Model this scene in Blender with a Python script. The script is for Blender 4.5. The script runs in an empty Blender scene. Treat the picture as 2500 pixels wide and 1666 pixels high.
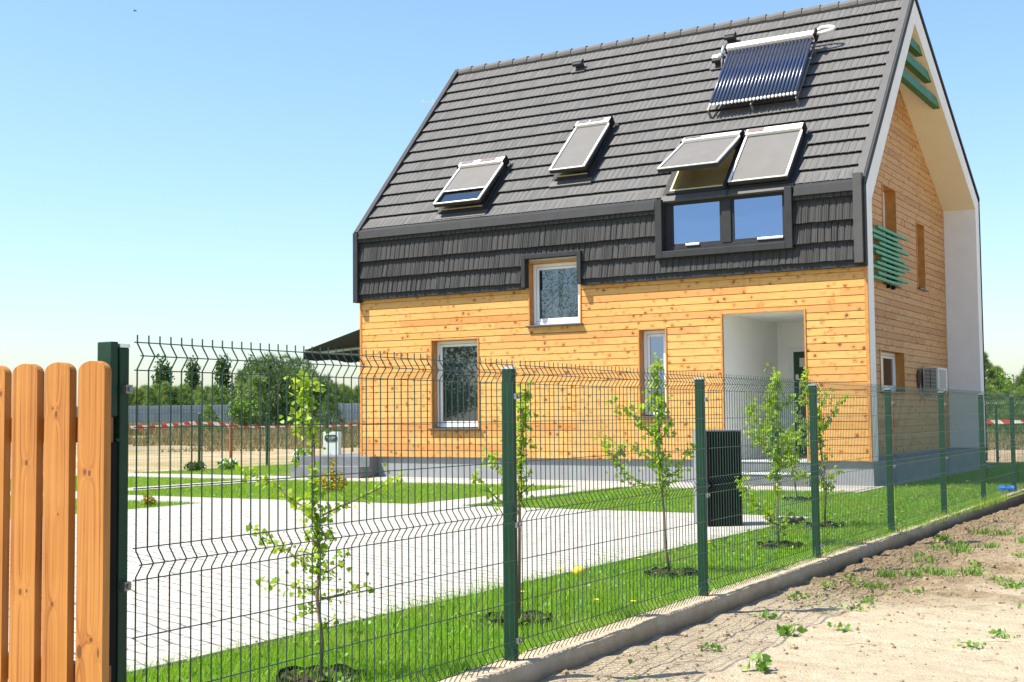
import bpy, math, random
import numpy as np
from mathutils import Vector, Matrix
random.seed(7); RNG = np.random.default_rng(7)
SC = bpy.context.scene
COL = SC.collection
# ------------------------------------------------------------------ camera
YAW, PITCH, ROLL, FPX = -0.5397225837, 0.0587321883, -0.0097377914, 3146.36
CAM = np.array([5.78088, -20.97606, 1.20908])
_F = np.array([math.sin(YAW)*math.cos(PITCH), math.cos(YAW)*math.cos(PITCH), math.sin(PITCH)])
_R = np.array([math.cos(YAW), -math.sin(YAW), 0.0]); _U = np.cross(_R, _F)
R_ = math.cos(ROLL)*_R+math.sin(ROLL)*_U; U_ = -math.sin(ROLL)*_R+math.cos(ROLL)*_U
cd = bpy.data.cameras.new('camera'); cam = bpy.data.objects.new('camera', cd); COL.objects.link(cam)
cd.sensor_width = 36; cd.lens = 36*FPX/2500; cd.clip_start = .05; cd.clip_end = 3000
cam.matrix_world = Matrix(((R_[0], U_[0], -_F[0], CAM[0]), (R_[1], U_[1], -_F[1], CAM[1]), (R_[2], U_[2], -_F[2], CAM[2]), (0, 0, 0, 1)))
SC.camera = cam
# ------------------------------------------------------------------ world, sun, exposure
SUN_DIR = Vector((0.45, 0.44, -1.0)).normalized()
EL = math.asin(-SUN_DIR.z); AZ = math.atan2(-SUN_DIR.x, -SUN_DIR.y)
w = bpy.data.worlds.new('World'); SC.world = w; w.use_nodes = True
wn = w.node_tree; bgn = wn.nodes['Background']
sky = wn.nodes.new('ShaderNodeTexSky'); sky.sky_type = 'NISHITA'; sky.sun_disc = False
sky.sun_elevation = EL; sky.sun_rotation = AZ; sky.altitude = 0; sky.air_density = 1.25; sky.dust_density = .95; sky.ozone_density = 9
wb = wn.nodes.new('ShaderNodeMix'); wb.data_type = 'RGBA'; wb.blend_type = 'MULTIPLY'; wb.inputs[0].default_value = 1; wb.inputs[7].default_value = (1.15, 1.07, .98, 1)
wn.links.new(sky.outputs[0], wb.inputs[6]); wn.links.new(wb.outputs[2], bgn.inputs[0]); bgn.inputs[1].default_value = 0.115
sd = bpy.data.lights.new('sun', 'SUN'); sd.energy = 5.0; sd.angle = math.radians(.5); sd.color = (1, .93, .82)
sun = bpy.data.objects.new('sun', sd); COL.objects.link(sun); sun.location = (-20, -20, 40)
sun.rotation_euler = SUN_DIR.to_track_quat('-Z', 'Y').to_euler()
vs = SC.view_settings; vs.view_transform = 'Standard'; vs.look = 'None'; vs.gamma = 1; vs.exposure = 1.04
SC.cycles.max_bounces = 8
# ------------------------------------------------------------------ helpers
def tag(o, label=None, cat=None, group=None, kind=None):
    if label: o['label'] = label
    if cat: o['category'] = cat
    if group: o['group'] = group
    if kind: o['kind'] = kind
    return o
ORG = {}
def thing(name, loc, label, cat, group=None):
    o = bpy.data.objects.new(name, None); COL.objects.link(o); o.location = loc; o.empty_display_size = .2
    ORG[o.name] = Vector(loc); return tag(o, label, cat, group)
def link_mesh(name, me, mat, parent=None, origin=None, smooth=False):
    me.materials.append(mat)
    (me.shade_smooth if smooth else me.shade_flat)()
    o = bpy.data.objects.new(name, me); COL.objects.link(o)
    if parent is not None:
        o.parent = parent; org = ORG[parent.name]; ORG[o.name] = org
    else:
        org = Vector(origin) if origin is not None else Vector((0, 0, 0)); ORG[o.name] = org; o.location = org
    if org.length: me.transform(Matrix.Translation(-org))
    return o
class MB:
    def __init__(s): s.v = []; s.f = []
    def add(s, vs, fs):
        n = len(s.v); s.v += [tuple(p) for p in vs]; s.f += [tuple(i+n for i in f) for f in fs]; return s
    def box(s, x0, x1, y0, y1, z0, z1):
        return s.add([(x0, y0, z0), (x1, y0, z0), (x1, y1, z0), (x0, y1, z0), (x0, y0, z1), (x1, y0, z1), (x1, y1, z1), (x0, y1, z1)],
                     [(0, 3, 2, 1), (4, 5, 6, 7), (0, 1, 5, 4), (1, 2, 6, 5), (2, 3, 7, 6), (3, 0, 4, 7)])
    def hexa(s, p):
        return s.add(p, [(0, 3, 2, 1), (4, 5, 6, 7), (0, 1, 5, 4), (1, 2, 6, 5), (2, 3, 7, 6), (3, 0, 4, 7)])
    def quad(s, *p): return s.add(p, [(0, 1, 2, 3)])
    def prism(s, poly, fn, a, b):       # poly: list of 2d points, fn(p,t)->3d
        n = len(poly); P = [fn(p, a) for p in poly]+[fn(p, b) for p in poly]
        fs = [tuple(range(n-1, -1, -1)), tuple(range(n, 2*n))]+[(i, (i+1) % n, n+(i+1) % n, n+i) for i in range(n)]
        return s.add(P, fs)
    def tube(s, pts, r, n=6, caps=True):
        pts = [Vector(p) for p in pts]; m = len(pts)
        rs = r if isinstance(r, (list, tuple)) else [r]*m
        V = []
        prev = None
        for i, p in enumerate(pts):
            d = (pts[min(i+1, m-1)]-pts[max(i-1, 0)]).normalized()
            if prev is None:
                a = d.orthogonal().normalized()
            else:
                a = (prev-d*prev.dot(d)); a = a.normalized() if a.length > 1e-6 else d.orthogonal().normalized()
            prev = a; b = d.cross(a)
            for k in range(n):
                t = 2*math.pi*k/n; V.append(p+(a*math.cos(t)+b*math.sin(t))*rs[i])
        F = [(i*n+k, i*n+(k+1) % n, (i+1)*n+(k+1) % n, (i+1)*n+k) for i in range(m-1) for k in range(n)]
        if caps: F += [tuple(range(n-1, -1, -1)), tuple(range((m-1)*n, m*n))]
        return s.add(V, F)
    def ball(s, c, r, nu=10, nv=6, jit=0):
        V = []; c = Vector(c); rx, ry, rz = (r, r, r) if not isinstance(r, (tuple, list)) else r
        for j in range(nv+1):
            ph = math.pi*j/nv
            for i in range(nu):
                th = 2*math.pi*i/nu; q = 1+random.uniform(-jit, jit)
                V.append(c+Vector((rx*q*math.sin(ph)*math.cos(th), ry*q*math.sin(ph)*math.sin(th), rz*q*math.cos(ph))))
        F = [(j*nu+i, (j+1)*nu+i, (j+1)*nu+(i+1) % nu, j*nu+(i+1) % nu) for j in range(nv) for i in range(nu)]
        return s.add(V, F)
    def build(s, name, mat, parent=None, origin=None, smooth=False, bevel=0):
        me = bpy.data.meshes.new(name); me.from_pydata([tuple(p) for p in s.v], [], s.f); me.update()
        o = link_mesh(name, me, mat, parent, origin, smooth)
        if bevel:
            b = o.modifiers.new('bevel', 'BEVEL'); b.width = bevel; b.segments = 2; b.limit_method = 'ANGLE'; b.harden_normals = False
        return o
def np_mesh(name, V, F, mat, parent=None, origin=None, smooth=False, attr=None):
    V = np.asarray(V, np.float32).reshape(-1, 3); F = np.asarray(F, np.int32); k = F.shape[1]
    me = bpy.data.meshes.new(name); me.vertices.add(len(V)); me.vertices.foreach_set('co', V.ravel())
    me.loops.add(F.size); me.loops.foreach_set('vertex_index', F.ravel())
    me.polygons.add(len(F)); me.polygons.foreach_set('loop_start', np.arange(0, F.size, k, dtype=np.int32))
    me.update(calc_edges=True)
    if attr is not None:
        for an, av in attr.items():
            a = me.attributes.new(an, 'FLOAT', 'POINT'); a.data.foreach_set('value', np.asarray(av, np.float32))
    return link_mesh(name, me, mat, parent, origin, smooth)
def dup(o, loc=None, rz=None, label=None, group=None, scale=None, parent=None):
    c = o.copy(); COL.objects.link(c); c.parent = parent
    for ch in o.children: dup(ch, parent=c)
    if loc is not None: c.location = loc
    if rz is not None: c.rotation_euler[2] = rz
    if scale is not None: c.scale = (scale,)*3 if isinstance(scale, (int, float)) else scale
    if label: c['label'] = label
    if group: c['group'] = group
    return c
def at(u, v, d):                    # world point seen at photo pixel u, v at distance d along the view axis
    return Vector(CAM+(_F+R_*(u-1250)/FPX-U_*(v-833)/FPX)*d)
# ------------------------------------------------------------------ materials
class MT:
    def __init__(s, name, rough=.6, color=(.5, .5, .5), metal=0, spec=.5):
        s.m = bpy.data.materials.new(name); s.m.use_nodes = True; s.nt = s.m.node_tree; s.b = s.nt.nodes['Principled BSDF']
        s.set('Roughness', rough); s.set('Metallic', metal); s.set('Specular IOR Level', spec)
        s.set('Base Color', color)
    def set(s, k, v):
        if hasattr(v, 'is_output') or hasattr(v, 'links'): s.nt.links.new(v, s.b.inputs[k])
        else: s.b.inputs[k].default_value = (*v, 1) if isinstance(v, tuple) and len(v) == 3 else v
    def n(s, typ, out=0, **kw):
        nd = s.nt.nodes.new('ShaderNode'+typ)
        for k, v in kw.items():
            if k.startswith('p_'): setattr(nd, k[2:], v)
            else:
                key = int(k[1:]) if k[0] == 'i' and k[1:].isdigit() else k.replace('_', ' ')
                if hasattr(v, 'links'): s.nt.links.new(v, nd.inputs[key])
                else: nd.inputs[key].default_value = (*v, 1) if (isinstance(v, tuple) and len(v) == 3 and len(nd.inputs[key].default_value) == 4) else v
        return nd.outputs[out]
    def math(s, op, a, b=0.0, c=0.0, clamp=False):
        return s.n('Math', p_operation=op, p_use_clamp=clamp, i0=a, i1=b, i2=c)
    def mix(s, f, a, b, blend='MIX'):
        nd = s.nt.nodes.new('ShaderNodeMix'); nd.data_type = 'RGBA'; nd.blend_type = blend
        for i, v in ((0, f), (6, a), (7, b)):
            if hasattr(v, 'links'): s.nt.links.new(v, nd.inputs[i])
            else: nd.inputs[i].default_value = (*v, 1) if isinstance(v, tuple) and len(v) == 3 else v
        return nd.outputs[2]
    def ramp(s, f, a, b, clamp=True):
        return s.n('MapRange', p_clamp=clamp, i0=f, i1=a, i2=b)
    def obj(s): return s.n('TexCoord', out=3)
    def scale(s, v, sc, off=(0, 0, 0)): return s.n('Mapping', Vector=v, Scale=sc, Location=off)
    def noise(s, v, sc, det=3, rough=.5, dist=0): return s.n('TexNoise', Vector=v, Scale=sc, Detail=det, Roughness=rough, Distortion=dist)
    def bump(s, h, dist=.01, st=1.0):
        s.set('Normal', s.n('Bump', Height=h, Distance=dist, Strength=st)); return s
def plain(name, color, rough=.6, metal=0, var=.12, vs=8, bump=0, bs=60, spec=.5):
    M = MT(name, rough, color, metal, spec); o = M.obj()
    f = M.ramp(M.noise(o, vs, 4, .6), .25, .75)
    M.set('Base Color', M.mix(f, tuple(c*(1-var) for c in color), tuple(min(1, c*(1+var)) for c in color)))
    if bump: M.bump(M.noise(o, bs, 3, .6), bump)
    return M.m
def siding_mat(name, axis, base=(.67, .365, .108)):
    M = MT(name, .62, spec=.3); o = M.obj()
    sx = M.nt.nodes.new('ShaderNodeSeparateXYZ'); M.nt.links.new(o, sx.inputs[0])
    u = sx.outputs[0 if axis == 'x' else 1]; z = sx.outputs[2]
    row = M.math('FLOOR', M.math('DIVIDE', M.math('SUBTRACT', z, .424), .1295))
    wr = M.n('TexWhiteNoise', p_noise_dimensions='1D', W=row)
    seg = M.math('FLOOR', M.math('DIVIDE', M.math('ADD', u, M.math('MULTIPLY', wr, 37.0)), 4.1))
    cv = M.n('CombineXYZ', i0=row, i1=seg)
    wn_ = M.n('TexWhiteNoise', p_noise_dimensions='2D', Vector=cv)
    uo = M.math('ADD', u, M.math('MULTIPLY', wn_, 53.0))
    # knots: voronoi cells along each board
    kv = M.n('CombineXYZ', i0=M.math('MULTIPLY', uo, 7.6), i1=M.math('MULTIPLY', z, 8.3), i2=M.math('MULTIPLY', row, 3.7))
    wv = M.noise(kv, 2.2, 2); kv2 = M.n('VectorMath', p_operation='ADD', i0=kv, i1=M.n('VectorMath', p_operation='SCALE', i0=M.n('TexNoise', out=1, Vector=kv, Scale=3.5), Scale=.55))
    vo = M.nt.nodes.new('ShaderNodeTexVoronoi'); vo.inputs['Scale'].default_value = 1; vo.inputs['Randomness'].default_value = 1; M.nt.links.new(kv2, vo.inputs['Vector'])
    sc_ = M.nt.nodes.new('ShaderNodeSeparateColor'); M.nt.links.new(vo.outputs['Color'], sc_.inputs[0])
    rad = M.math('ADD', M.math('MULTIPLY', M.ramp(sc_.outputs[0], .12, 1.0), .215), .025)
    d = M.math('SUBTRACT', vo.outputs['Distance'], rad)
    has = M.math('GREATER_THAN', sc_.outputs[0], .12)
    core = M.math('MULTIPLY', has, M.n('MapRange', p_clamp=True, i0=d, i1=0.035, i2=-.05))
    halo = M.math('MULTIPLY', has, M.n('MapRange', p_clamp=True, i0=d, i1=.32, i2=-.02))
    gv = M.n('CombineXYZ', i0=M.math('MULTIPLY', uo, 1.6), i1=M.math('ADD', M.math('MULTIPLY', z, 75.0), M.math('MULTIPLY', halo, 2.0)), i2=row)
    gr = M.noise(gv, 1.0, 4, .6, .6)
    c = M.mix(M.ramp(gr, .3, .72), tuple(b*.72 for b in base), tuple(min(1, b*1.17) for b in base))
    c = M.mix(M.math('MULTIPLY', M.ramp(wn_, .62, 1.0), .85), c, (base[0]*.72, base[1]*.57, base[2]*.55))
    c = M.mix(M.math('MULTIPLY', M.ramp(wr, 0, .5), .25), c, (base[0]*1.12, base[1]*1.2, base[2]*1.5))
    big = M.noise(o, .7, 3); c = M.mix(M.math('MULTIPLY', M.ramp(big, .45, .7), .22), c, (base[0]*.8, base[1]*.62, base[2]*.5))
    c = M.mix(M.math('MULTIPLY', halo, .72), c, (base[0]*.66, base[1]*.44, base[2]*.32))
    c = M.mix(M.math('MULTIPLY', core, .95), c, (.13, .058, .022))
    M.set('Base Color', c); M.bump(gr, .0015); return M.m
def tile_mat(name, col=(.135, .131, .124)):
    M = MT(name, .82, spec=.25); o = M.obj()
    g = M.noise(o, 260, 2, .7); l = M.noise(o, 1.3, 4, .6); m_ = M.noise(M.scale(o, (9, 3, 3)), 1, 3)
    c = M.mix(M.ramp(g, .3, .7), tuple(x*.72 for x in col), tuple(x*1.28 for x in col))
    c = M.mix(M.math('MULTIPLY', M.ramp(l, .4, .7), .25), c, tuple(x*1.35 for x in col))
    c = M.mix(M.math('MULTIPLY', M.ramp(m_, .45, .75), .25), c, tuple(x*.7 for x in col))
    M.set('Base Color', c); M.bump(g, .002, .7); return M.m
MAT = {}
MAT['siding'] = siding_mat('larch_siding', 'x'); MAT['siding_gable'] = siding_mat('larch_siding_gable', 'y', (.56, .315, .125))  # gable: same larch, base colour adjusted for the shade it stands in
MAT['tile'] = tile_mat('stone_coated_tile', (.122, .120, .116)); MAT['tile_band'] = tile_mat('stone_coated_tile_wall', (.050, .050, .0495))  # wall band: same tile, its weaker sun darkened into the colour
MAT['flash'] = plain('anthracite_metal', (.028, .029, .031), .65, .0, .2, 5, .0006, 300, .25)
MAT['flash2'] = plain('graphite_trim', (.06, .059, .058), .6, .0, .15, 5, .0006, 300)
MAT['white'] = plain('white_render', (.80, .79, .765), .85, 0, .05, 2.5, .0012, 350, .2)
MAT['cream'] = plain('cream_render', (.80, .72, .54), .85, 0, .04, 1.5, .0012, 350, .2)  # soffit: white render with the wood's warm bounce put into its colour
MAT['pvc'] = plain('white_plastic_frame', (.78, .79, .80), .35, 0, .03)
MAT['casing'] = plain('oiled_pine_trim', (.50, .21, .045), .45, 0, .25, 9)
MAT['wood_dark'] = plain('oiled_pine_reveal', (.30, .115, .028), .5, 0, .3, 7)
MAT['green_paint'] = plain('green_painted_timber', (.008, .12, .03), .5, 0, .3, 5)
MAT['green_slat'] = plain('mint_green_timber', (.05, .30, .15), .5, 0, .25, 6)
MAT['door_green'] = plain('dark_green_door', (.006, .06, .018), .35, 0, .1)
MAT['sill'] = plain('grey_sill', (.10, .10, .10), .4, .4, .1)
MAT['plinth'] = plain('grey_plinth_render', (.255, .26, .27), .9, 0, .12, 3, .003, 180, .2)
MAT['slate'] = plain('dark_stone_slab', (.14, .145, .155), .5, 0, .35, 3)
MAT['alu'] = plain('silver_aluminium', (.72, .72, .71), .32, .85, .06)
MAT['steel_white'] = plain('pale_aluminium_cover', (.82, .80, .76), .4, .25, .05)
MAT['black'] = plain('black_plastic', (.009, .009, .0095), .75, 0, .2, spec=.15)
MAT['paint'] = plain('white_wall_paint', (.87, .87, .85), .8, 0, .03, 2.5, .0008, 300, .2)  # porch copy of the white, colour brightened to lift the deep recess
MAT['ac_white'] = plain('cream_enamel', (.62, .60, .54), .45, 0, .05)
MAT['awning'] = plain('charcoal_awning_cloth', (.018, .018, .018), .9, 0, .15, 20)
MAT['pole_green'] = plain('green_coated_steel', (.005, .036, .017), .5, 0, .25, 12, spec=.3)
MAT['wire'] = plain('green_wire', (.008, .045, .030), .4, 0, .2, 12)
MAT['bolt'] = plain('zinc_bolt', (.75, .75, .74), .25, 1, .05)
MAT['pillar'] = plain('pale_grey_stone', (.42, .46, .43), .7, 0, .08, 9)
MAT['plaque'] = plain('dark_green_plaque', (.008, .03, .016), .35, 0, .1)
MAT['letters'] = plain('silver_letters', (.42, .47, .43), .5, 0, .05)
MAT['bark'] = plain('sapling_bark', (.17, .12, .075), .85, 0, .35, 40, .002, 120)
MAT['bark_dark'] = plain('dark_bark', (.07, .05, .035), .9, 0, .3, 6)
MAT['orange'] = plain('orange_stake', (.50, .13, .05), .6, 0, .2)
MAT['rail'] = plain('stained_rail', (.17, .06, .025), .6, 0, .25, 15)
MAT['interior'] = plain('cream_shaft', (.55, .50, .32), .7, 0, .05)
MAT['grey_fence'] = plain('grey_corrugated_steel', (.27, .30, .34), .6, .1, .12, .3)
MAT['yellow'] = plain('yellow_plastic', (.75, .55, .02), .4)
MAT['blue'] = plain('blue_plastic', (.01, .17, .75), .4)
MAT['petal'] = plain('white_petal', (.75, .74, .62), .6)
MAT['dandelion'] = plain('yellow_petal', (.80, .66, .02), .6)
MAT['twig'] = plain('dry_twig', (.22, .17, .12), .9)
def glass_mat(name, tint=(.55, .66, .80), fac=.42, dark=(.006, .010, .018)):
    M = MT(name, .05, dark, 0, .5)
    gl = M.nt.nodes.new('ShaderNodeBsdfGlossy'); gl.inputs['Color'].default_value = (*tint, 1); gl.inputs['Roughness'].default_value = .012
    mx = M.nt.nodes.new('ShaderNodeMixShader'); fr = M.n('LayerWeight', Blend=.25)
    M.nt.links.new(M.math('ADD', M.math('MULTIPLY', fr, .5), fac, clamp=True), mx.inputs[0])
    M.nt.links.new(M.b.outputs[0], mx.inputs[1]); M.nt.links.new(gl.outputs[0], mx.inputs[2])
    M.nt.links.new(mx.outputs[0], M.nt.nodes['Material Output'].inputs[0]); return M.m
MAT['glass'] = glass_mat('window_glass', (.62, .70, .80), .17); MAT['glass_blue'] = glass_mat('coated_blue_glass', (.34, .44, .66), .45, (.01, .03, .08))
def blind_mat():
    M = MT('grey_mesh_blind', .8); o = M.obj(); f = M.noise(o, 500, 1); g = M.noise(o, 3, 3)
    c = M.mix(M.ramp(f, .35, .65), (.095, .092, .087), (.145, .14, .132)); c = M.mix(M.math('MULTIPLY', M.ramp(g, .4, .7), .2), c, (.18, .17, .16)); M.set('Base Color', c); return M.m
MAT['blind'] = blind_mat()
def leaf_mat(name, a, b, trans=.35, rough=.5, patch=None):
    M = MT(name, rough, a, 0, .35); g = M.n('NewGeometry', out=8)      # Random Per Island
    c = M.mix(g, a, b)
    if patch: c = M.mix(M.math('MULTIPLY', M.ramp(M.noise(M.obj(), 1.1, 5, .7), .46, .66), .6), c, patch)
    M.set('Base Color', c)
    tr = M.nt.nodes.new('ShaderNodeBsdfTranslucent'); M.nt.links.new(M.mix(.5, c, (b[0]*1.5, b[1]*1.5, b[2]*.8)), tr.inputs[0])
    mx = M.nt.nodes.new('ShaderNodeMixShader'); mx.inputs[0].default_value = trans
    M.nt.links.new(M.b.outputs[0], mx.inputs[1]); M.nt.links.new(tr.outputs[0], mx.inputs[2]); M.nt.links.new(mx.outputs[0], M.nt.nodes['Material Output'].inputs[0]); return M.m
MAT['leaf'] = leaf_mat('young_leaf', (.12, .26, .012), (.38, .50, .04), .5)
MAT['grass'] = leaf_mat('lawn_blade', (.12, .28, .012), (.27, .46, .035), .4, patch=(.34, .36, .08))
MAT['dry'] = leaf_mat('dry_grass_blade', (.16, .15, .05), (.36, .27, .15), .2, .8)
MAT['pine'] = leaf_mat('pine_needles', (.10, .18, .05), (.29, .38, .11), .25)
MAT['pine_dark'] = leaf_mat('dark_pine_needles', (.05, .10, .03), (.17, .26, .07), .18)
MAT['poplar'] = leaf_mat('poplar_leaf', (.03, .075, .02), (.09, .15, .035), .15)
MAT['broad'] = leaf_mat('broad_leaf', (.06, .15, .015), (.17, .29, .03), .3)
MAT['weed'] = leaf_mat('weed_leaf', (.08, .19, .03), (.22, .36, .06), .3)
MAT['gold'] = leaf_mat('golden_leaf', (.25, .22, .015), (.42, .33, .02), .25)
MAT['juniper'] = leaf_mat('juniper_leaf', (.02, .055, .015), (.08, .15, .03), .15)
TREES = {1:(-16.33,[(1.96,0.01),(1.97,0.19),(1.96,0.4),(1.95,0.5),(1.94,0.68),(1.93,0.82),(1.93,0.97),(1.91,1.1),(1.89,1.25),(1.88,1.34),(1.88,1.4)],[[(1.95,0.51),(1.84,0.54),(1.76,0.56),(1.66,0.59),(1.56,0.61),(1.46,0.63),(1.39,0.66),(1.32,0.67)],[(1.95,0.43),(1.86,0.43),(1.79,0.44),(1.7,0.45),(1.61,0.46)],[(1.96,0.76),(2.06,0.81),(2.13,0.84),(2.22,0.88),(2.3,0.93),(2.35,0.95)],[(1.93,0.78),(1.81,0.82),(1.73,0.87),(1.66,0.91),(1.57,0.93),(1.47,0.96)],[(1.96,0.5),(2.03,0.52),(2.11,0.56),(2.17,0.63)],[(1.97,0.39),(2.06,0.41),(2.17,0.45),(2.21,0.44)],[(1.89,1.22),(1.81,1.24),(1.74,1.23)],[(1.89,1.29),(1.85,1.36),(1.83,1.39)],[(1.89,1.29),(1.91,1.36),(1.92,1.4)],[(1.9,1.18),(1.84,1.17),(1.8,1.17)],[(1.97,0.26),(2.01,0.29),(2.03,0.3)],[(1.97,0.18),(1.91,0.19)],[(1.95,0.68),(2.01,0.69),(2.06,0.69)],[(1.95,0.57),(1.9,0.6),(1.85,0.6)],[(1.96,0.34),(1.9,0.34),(1.81,0.34)],[(1.92,1.08),(1.94,1.11)],[(1.95,0.63),(1.89,0.68),(1.85,0.69)]]),2:(-14.45,[(1.9,-0.0),(1.92,0.7),(1.92,0.88),(1.93,1.0),(1.94,1.12),(1.95,1.24),(1.96,1.37)],[[(1.91,0.68),(1.79,0.72),(1.71,0.82),(1.66,0.87)],[(1.92,0.8),(1.79,0.89),(1.71,0.97),(1.66,1.01)],[(1.92,0.85),(1.98,0.86)],[(1.92,0.93),(1.97,0.96)],[(1.93,1.03),(1.98,1.06)],[(1.94,1.12),(1.9,1.15)],[(1.95,1.21),(1.99,1.24)],[(1.95,1.21),(1.91,1.27)],[(1.96,1.34),(1.91,1.36)],[(1.96,1.32),(1.99,1.37)],[(1.93,1.09),(1.9,1.12)],[(1.94,1.15),(2.0,1.15)],[(1.92,0.89),(1.89,0.93)],[(1.92,0.99),(1.9,1.02)],[(1.92,0.76),(1.99,0.82)],[(1.92,1.06),(1.78,1.18),(1.73,1.2)],[(1.92,1.0),(1.78,1.1)]]),3:(-12.04,[(1.79,0.0),(1.76,0.24),(1.74,0.49),(1.72,0.69),(1.72,0.93),(1.72,1.09),(1.72,1.24),(1.7,1.44),(1.69,1.62)],[[(1.72,0.66),(1.55,0.7),(1.46,0.77),(1.38,0.85),(1.3,0.99),(1.29,1.1)],[(1.72,1.01),(1.56,1.17),(1.47,1.28),(1.37,1.31)],[(1.72,0.93),(1.55,0.93),(1.49,0.98)],[(1.72,0.73),(1.85,0.79),(1.9,0.92),(1.96,0.99),(1.99,0.96)],[(1.72,1.02),(1.77,1.09),(1.79,1.17)],[(1.72,1.24),(1.79,1.38)],[(1.7,1.48),(1.74,1.62)],[(1.71,1.36),(1.61,1.4)],[(1.72,0.81),(1.62,0.88),(1.57,0.87)],[(1.72,0.77),(1.81,0.85)],[(1.72,0.97),(1.68,1.12),(1.65,1.17)],[(1.72,0.69),(1.8,0.71)],[(1.72,1.17),(1.66,1.28),(1.59,1.28)],[(1.72,0.89),(1.8,0.93)],[(1.34,0.91),(1.42,0.96)]]),4:(-9.74,[(1.83,-0.0),(1.82,0.28),(1.82,0.63),(1.81,0.86),(1.83,1.22),(1.82,1.57)],[[(1.82,0.86),(1.73,1.04),(1.62,1.12),(1.52,1.29),(1.48,1.22)],[(1.83,1.1),(1.74,1.25),(1.64,1.29)],[(1.82,1.31),(1.73,1.36)],[(1.83,0.89),(1.95,0.99),(2.06,1.05)],[(1.82,0.69),(1.98,0.84)],[(1.83,0.24),(1.62,0.37),(1.48,0.48),(1.39,0.61)],[(1.83,0.16),(1.92,0.34)],[(1.82,0.65),(1.75,0.63)],[(1.82,1.22),(1.94,1.33),(1.99,1.37)],[(1.82,1.42),(1.77,1.5)],[(1.82,1.42),(1.87,1.54)],[(1.82,0.81),(1.68,0.98),(1.55,1.08)],[(1.82,0.81),(1.72,0.91)],[(1.82,0.75),(1.92,0.92)],[(1.82,0.98),(1.77,1.15)],[(1.82,0.98),(1.9,1.1)],[(1.82,0.51),(1.85,0.57)],[(1.82,0.22),(1.75,0.33),(1.72,0.28)]]),5:(-3.57,[(-0.06,0.0),(-0.11,0.32),(-0.15,0.55),(-0.16,0.77),(-0.18,0.97)],[[(-0.15,0.55),(-0.03,0.75),(0.06,0.86)],[(-0.15,0.55),(-0.24,0.75)],[(-0.13,0.44),(0.0,0.57)],[(-0.16,0.77),(-0.05,0.97)],[(-0.16,0.77),(-0.25,0.93)],[(-0.11,0.32),(-0.0,0.44),(0.07,0.35)]]),6:(-7.5,[(1.55,-0.0),(1.56,0.52),(1.52,0.85),(1.51,1.02),(1.5,1.16),(1.45,1.33),(1.38,1.52),(1.37,1.66)],[[(1.51,1.02),(1.6,1.16),(1.68,1.31),(1.77,1.38)],[(1.52,0.94),(1.37,1.12),(1.29,1.24)],[(1.56,0.52),(1.64,0.57),(1.77,0.62)],[(1.55,0.66),(1.59,0.8)],[(1.55,0.38),(1.63,0.5)],[(1.51,1.08),(1.6,1.09)],[(1.46,1.33),(1.33,1.33)],[(1.49,1.21),(1.58,1.35),(1.64,1.45)],[(1.56,0.45),(1.4,0.52),(1.29,0.59)],[(1.53,0.83),(1.37,0.88),(1.31,0.99)],[(1.42,1.42),(1.51,1.49)],[(1.38,1.52),(1.33,1.59)],[(1.52,0.96),(1.4,1.05),(1.27,1.08)]])}
# ================================================================== HOUSE
W, D, Z0, ZB, ZE, ZR, YA, ZE2 = 10.394, 9.23, .424, 3.61, 4.971, 9.193, 3.724, 5.993
T_, REC, ZI, ZI2, ZIA, PR = .366, .692, 4.765, 5.747, 8.62, .07
HO = (-5.2, 4.6, 0)
house = thing('timber_house', HO, 'two storey house with knotty larch siding and steep grey tiled roof', 'house')
PIT = .1295
def pieces(x0, x1, z0, z1, holes, rows=None):
    zs = {z0, z1}
    for h in holes: zs |= {h[2], h[3]}
    if rows is not None: zs |= set(rows)
    zs = sorted(z for z in zs if z0 <= z <= z1); out = []
    for a, b in zip(zs, zs[1:]):
        if b-a < 1e-4: continue
        m = (a+b)/2; xs = [(x0, x1)]
        for h in holes:
            if h[2] < m < h[3]:
                nx = []
                for p, q in xs:
                    if h[1] <= p or h[0] >= q: nx.append((p, q)); continue
                    if h[0] > p: nx.append((p, h[0]))
                    if h[1] < q: nx.append((h[1], q))
                xs = nx
        out += [(p, q, a, b) for p, q in xs]
    return out
def boards(P, to3, topc=True):          # to3(u, depth, z): depth 0 = face
    m = MB()
    rowz = lambda z: abs((z-Z0)/PIT-round((z-Z0)/PIT)) < .02
    for p, q, a, b in P:
        ca = .009 if rowz(a) else 0; cb = 0
        pr = [(.024, a), (.021, a), (.021, a+.011), (0, a+.014), (0, b), (.024, b)] if ca else [(.024, a), (0, a), (0, b), (.024, b)]
        m.prism(pr, lambda s, t: to3(t, s[0], s[1]), p, q)
    return m
W1 = (-8.655, -7.53, .985, 2.745); W2 = (-6.41, -5.285, 2.905, 4.12); W3 = (-4.145, -3.585, 1.185, 2.765); PO = (-2.56, -1.05, .40, 2.97)
rows = [Z0+PIT*i for i in range(26)]
fh = [W1, (W2[0], W2[1], W2[2], 9), W3, PO]
boards(pieces(-W, 0, Z0, ZB, fh, rows), lambda u, d, z: (u, d, z)).build('front_siding', MAT['siding'], house)
m = MB()
for p, q, a, b in pieces(-W+.02, -.02, Z0+.01, ZE-.02, [W1, W2, W3, PO, (-3.56, -1.33, 4.10, 9)]): m.box(p, q, .026, .17, a, b)
m.build('front_wall', MAT['white'], house)
m = MB(); m.box(-W, -.0, .06, D, -.2, Z0-.002); m.build('plinth', MAT['plinth'], house)
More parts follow.
